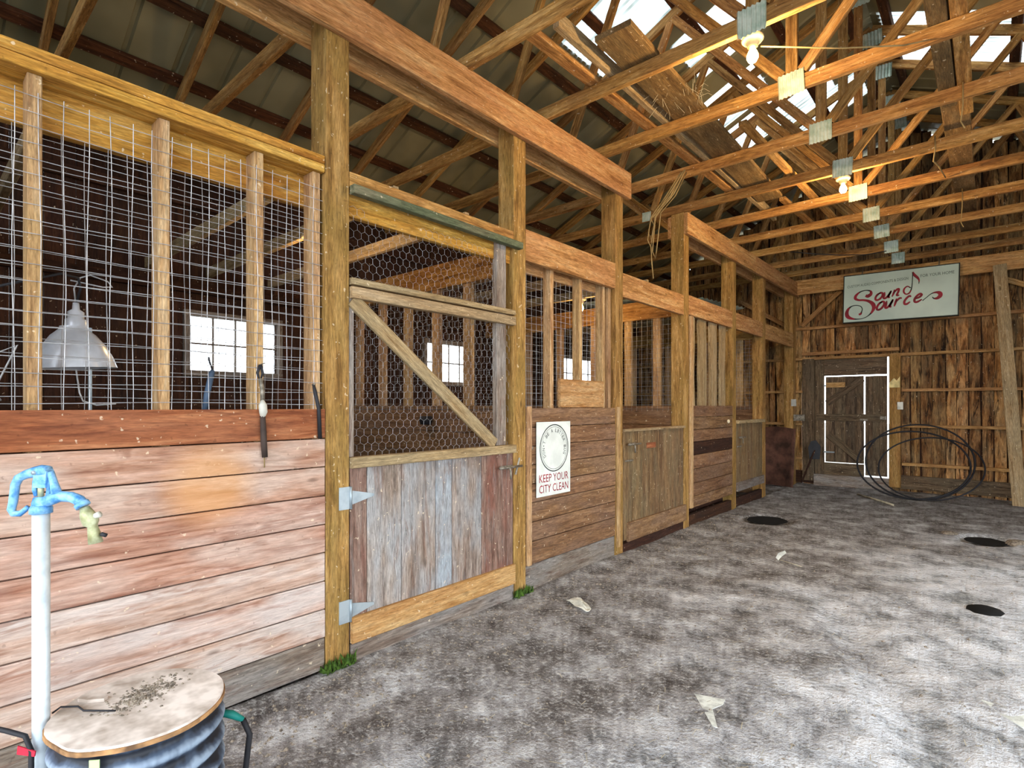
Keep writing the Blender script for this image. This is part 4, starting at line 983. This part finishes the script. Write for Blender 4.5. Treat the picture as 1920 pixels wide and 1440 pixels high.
for (hx, hy, r, dp), l in zip(HOLES, ('black disc for the shade in a hole near the farthest stall door', 'black disc for the shade in a hole at the right edge, before the leaning timber')):
    vs = [(r*(.92+.18*MN.noise(V((k, hx, 0))))*math.cos(2*PI*k/24), r*1.2*(.92+.18*MN.noise(V((k*1.3, hy, 2))))*math.sin(2*PI*k/24), 0) for k in range(24)]
    o = link('hole_shade', mesh('hole_shade', vs, [tuple(range(24))], 'near_black'), Matrix.Translation((hx, hy, zfloor(hx, hy)+dp-.012))); tag(o, l, 'hole_shade')  # near-black disc at floor level paints the shade inside the hole
def slab(name, pts, z, th, mat, label, cat):
    c = V((sum(p[0] for p in pts)/len(pts), sum(p[1] for p in pts)/len(pts), 0))
    o = prism(name, [(p[0]-c.x, p[1]-c.y) for p in pts], th, mat, Matrix.Translation((c.x, c.y, z))); tag(o, label, cat)
slab('flat_stone', [(-.97, 2.315), (-.852, 2.355), (-.845, 2.31), (-.866, 2.25), (-.80, 2.13), (-.82, 2.13), (-.87, 2.19)], zfloor(-.87, 2.25)-.016, .019, 'stone', 'pale pointed flat stone half buried in mid aisle', 'stone')
slab('flat_stone', [(-.026, 3.07), (.10, 3.06), (.24, 2.98), (.22, 2.88), (.1, 2.91), (.03, 2.98)], zfloor(.1, 2.95)-.014, .018, 'stone', 'pale flat stone at the right edge of the floor', 'stone')
for x, y, s, l in ((-.30, 6.95, .09, 'pale lump of stone left of the far right hole'), (.20, 6.85, .10, 'pale lump of stone right of the far right hole'), (-.02, 4.46, .11, 'flat dark lump of dirt at the right edge of the floor')):
    lathe_o = lathe('lump', [(0, s*.25), (s*.45, s*.22), (s*.8, s*.1), (s, -.02)], 'crumb' if s != .11 else 'near_black', fl(x, y, -.005), None, 9); tag(lathe_o, l, 'stone')
# litter of straw, shavings and crumbs
vs, fs = [], []
for k in range(2600):
    y = rnd.uniform(.2, 9.2); x = rnd.uniform(-2.3, 1.2)
    p = fl(x, y, .003); a = rnd.uniform(0, 6.3); L = rnd.uniform(.008, .05); wv = rnd.uniform(.0006, .0016)
    d = V((math.cos(a), math.sin(a), 0)); q = V((-d.y, d.x, 0))*wv; b = len(vs)
    vs += [p-q, p+q, p+d*L+q+V((0, 0, .004)), p+d*L-q+V((0, 0, .004))]; fs.append((b, b+1, b+2, b+3))
tag(link('straw_litter', mesh('straw_litter', vs, fs, 'straw'), Matrix()), 'bits of pale straw and shavings strewn over the aisle dirt', 'straw', kind='stuff')
vs2, fs2 = [], []
for k in range(2600):
    y = rnd.uniform(.5, 6.5); x = XW+.03+abs(rnd.gauss(0, .35))+.02*rnd.random()
    if rnd.random() < .3: x = rnd.uniform(-2.3, .6)
    chip(fl(x, y, -.002), rnd.uniform(.003, .014), vs2, fs2)
tag(link('dirt_clods', mesh('dirt_clods', vs2, fs2, 'crumb'), Matrix()), 'small clods of dirt strewn along the foot of the stall fronts', 'dirt', kind='stuff')
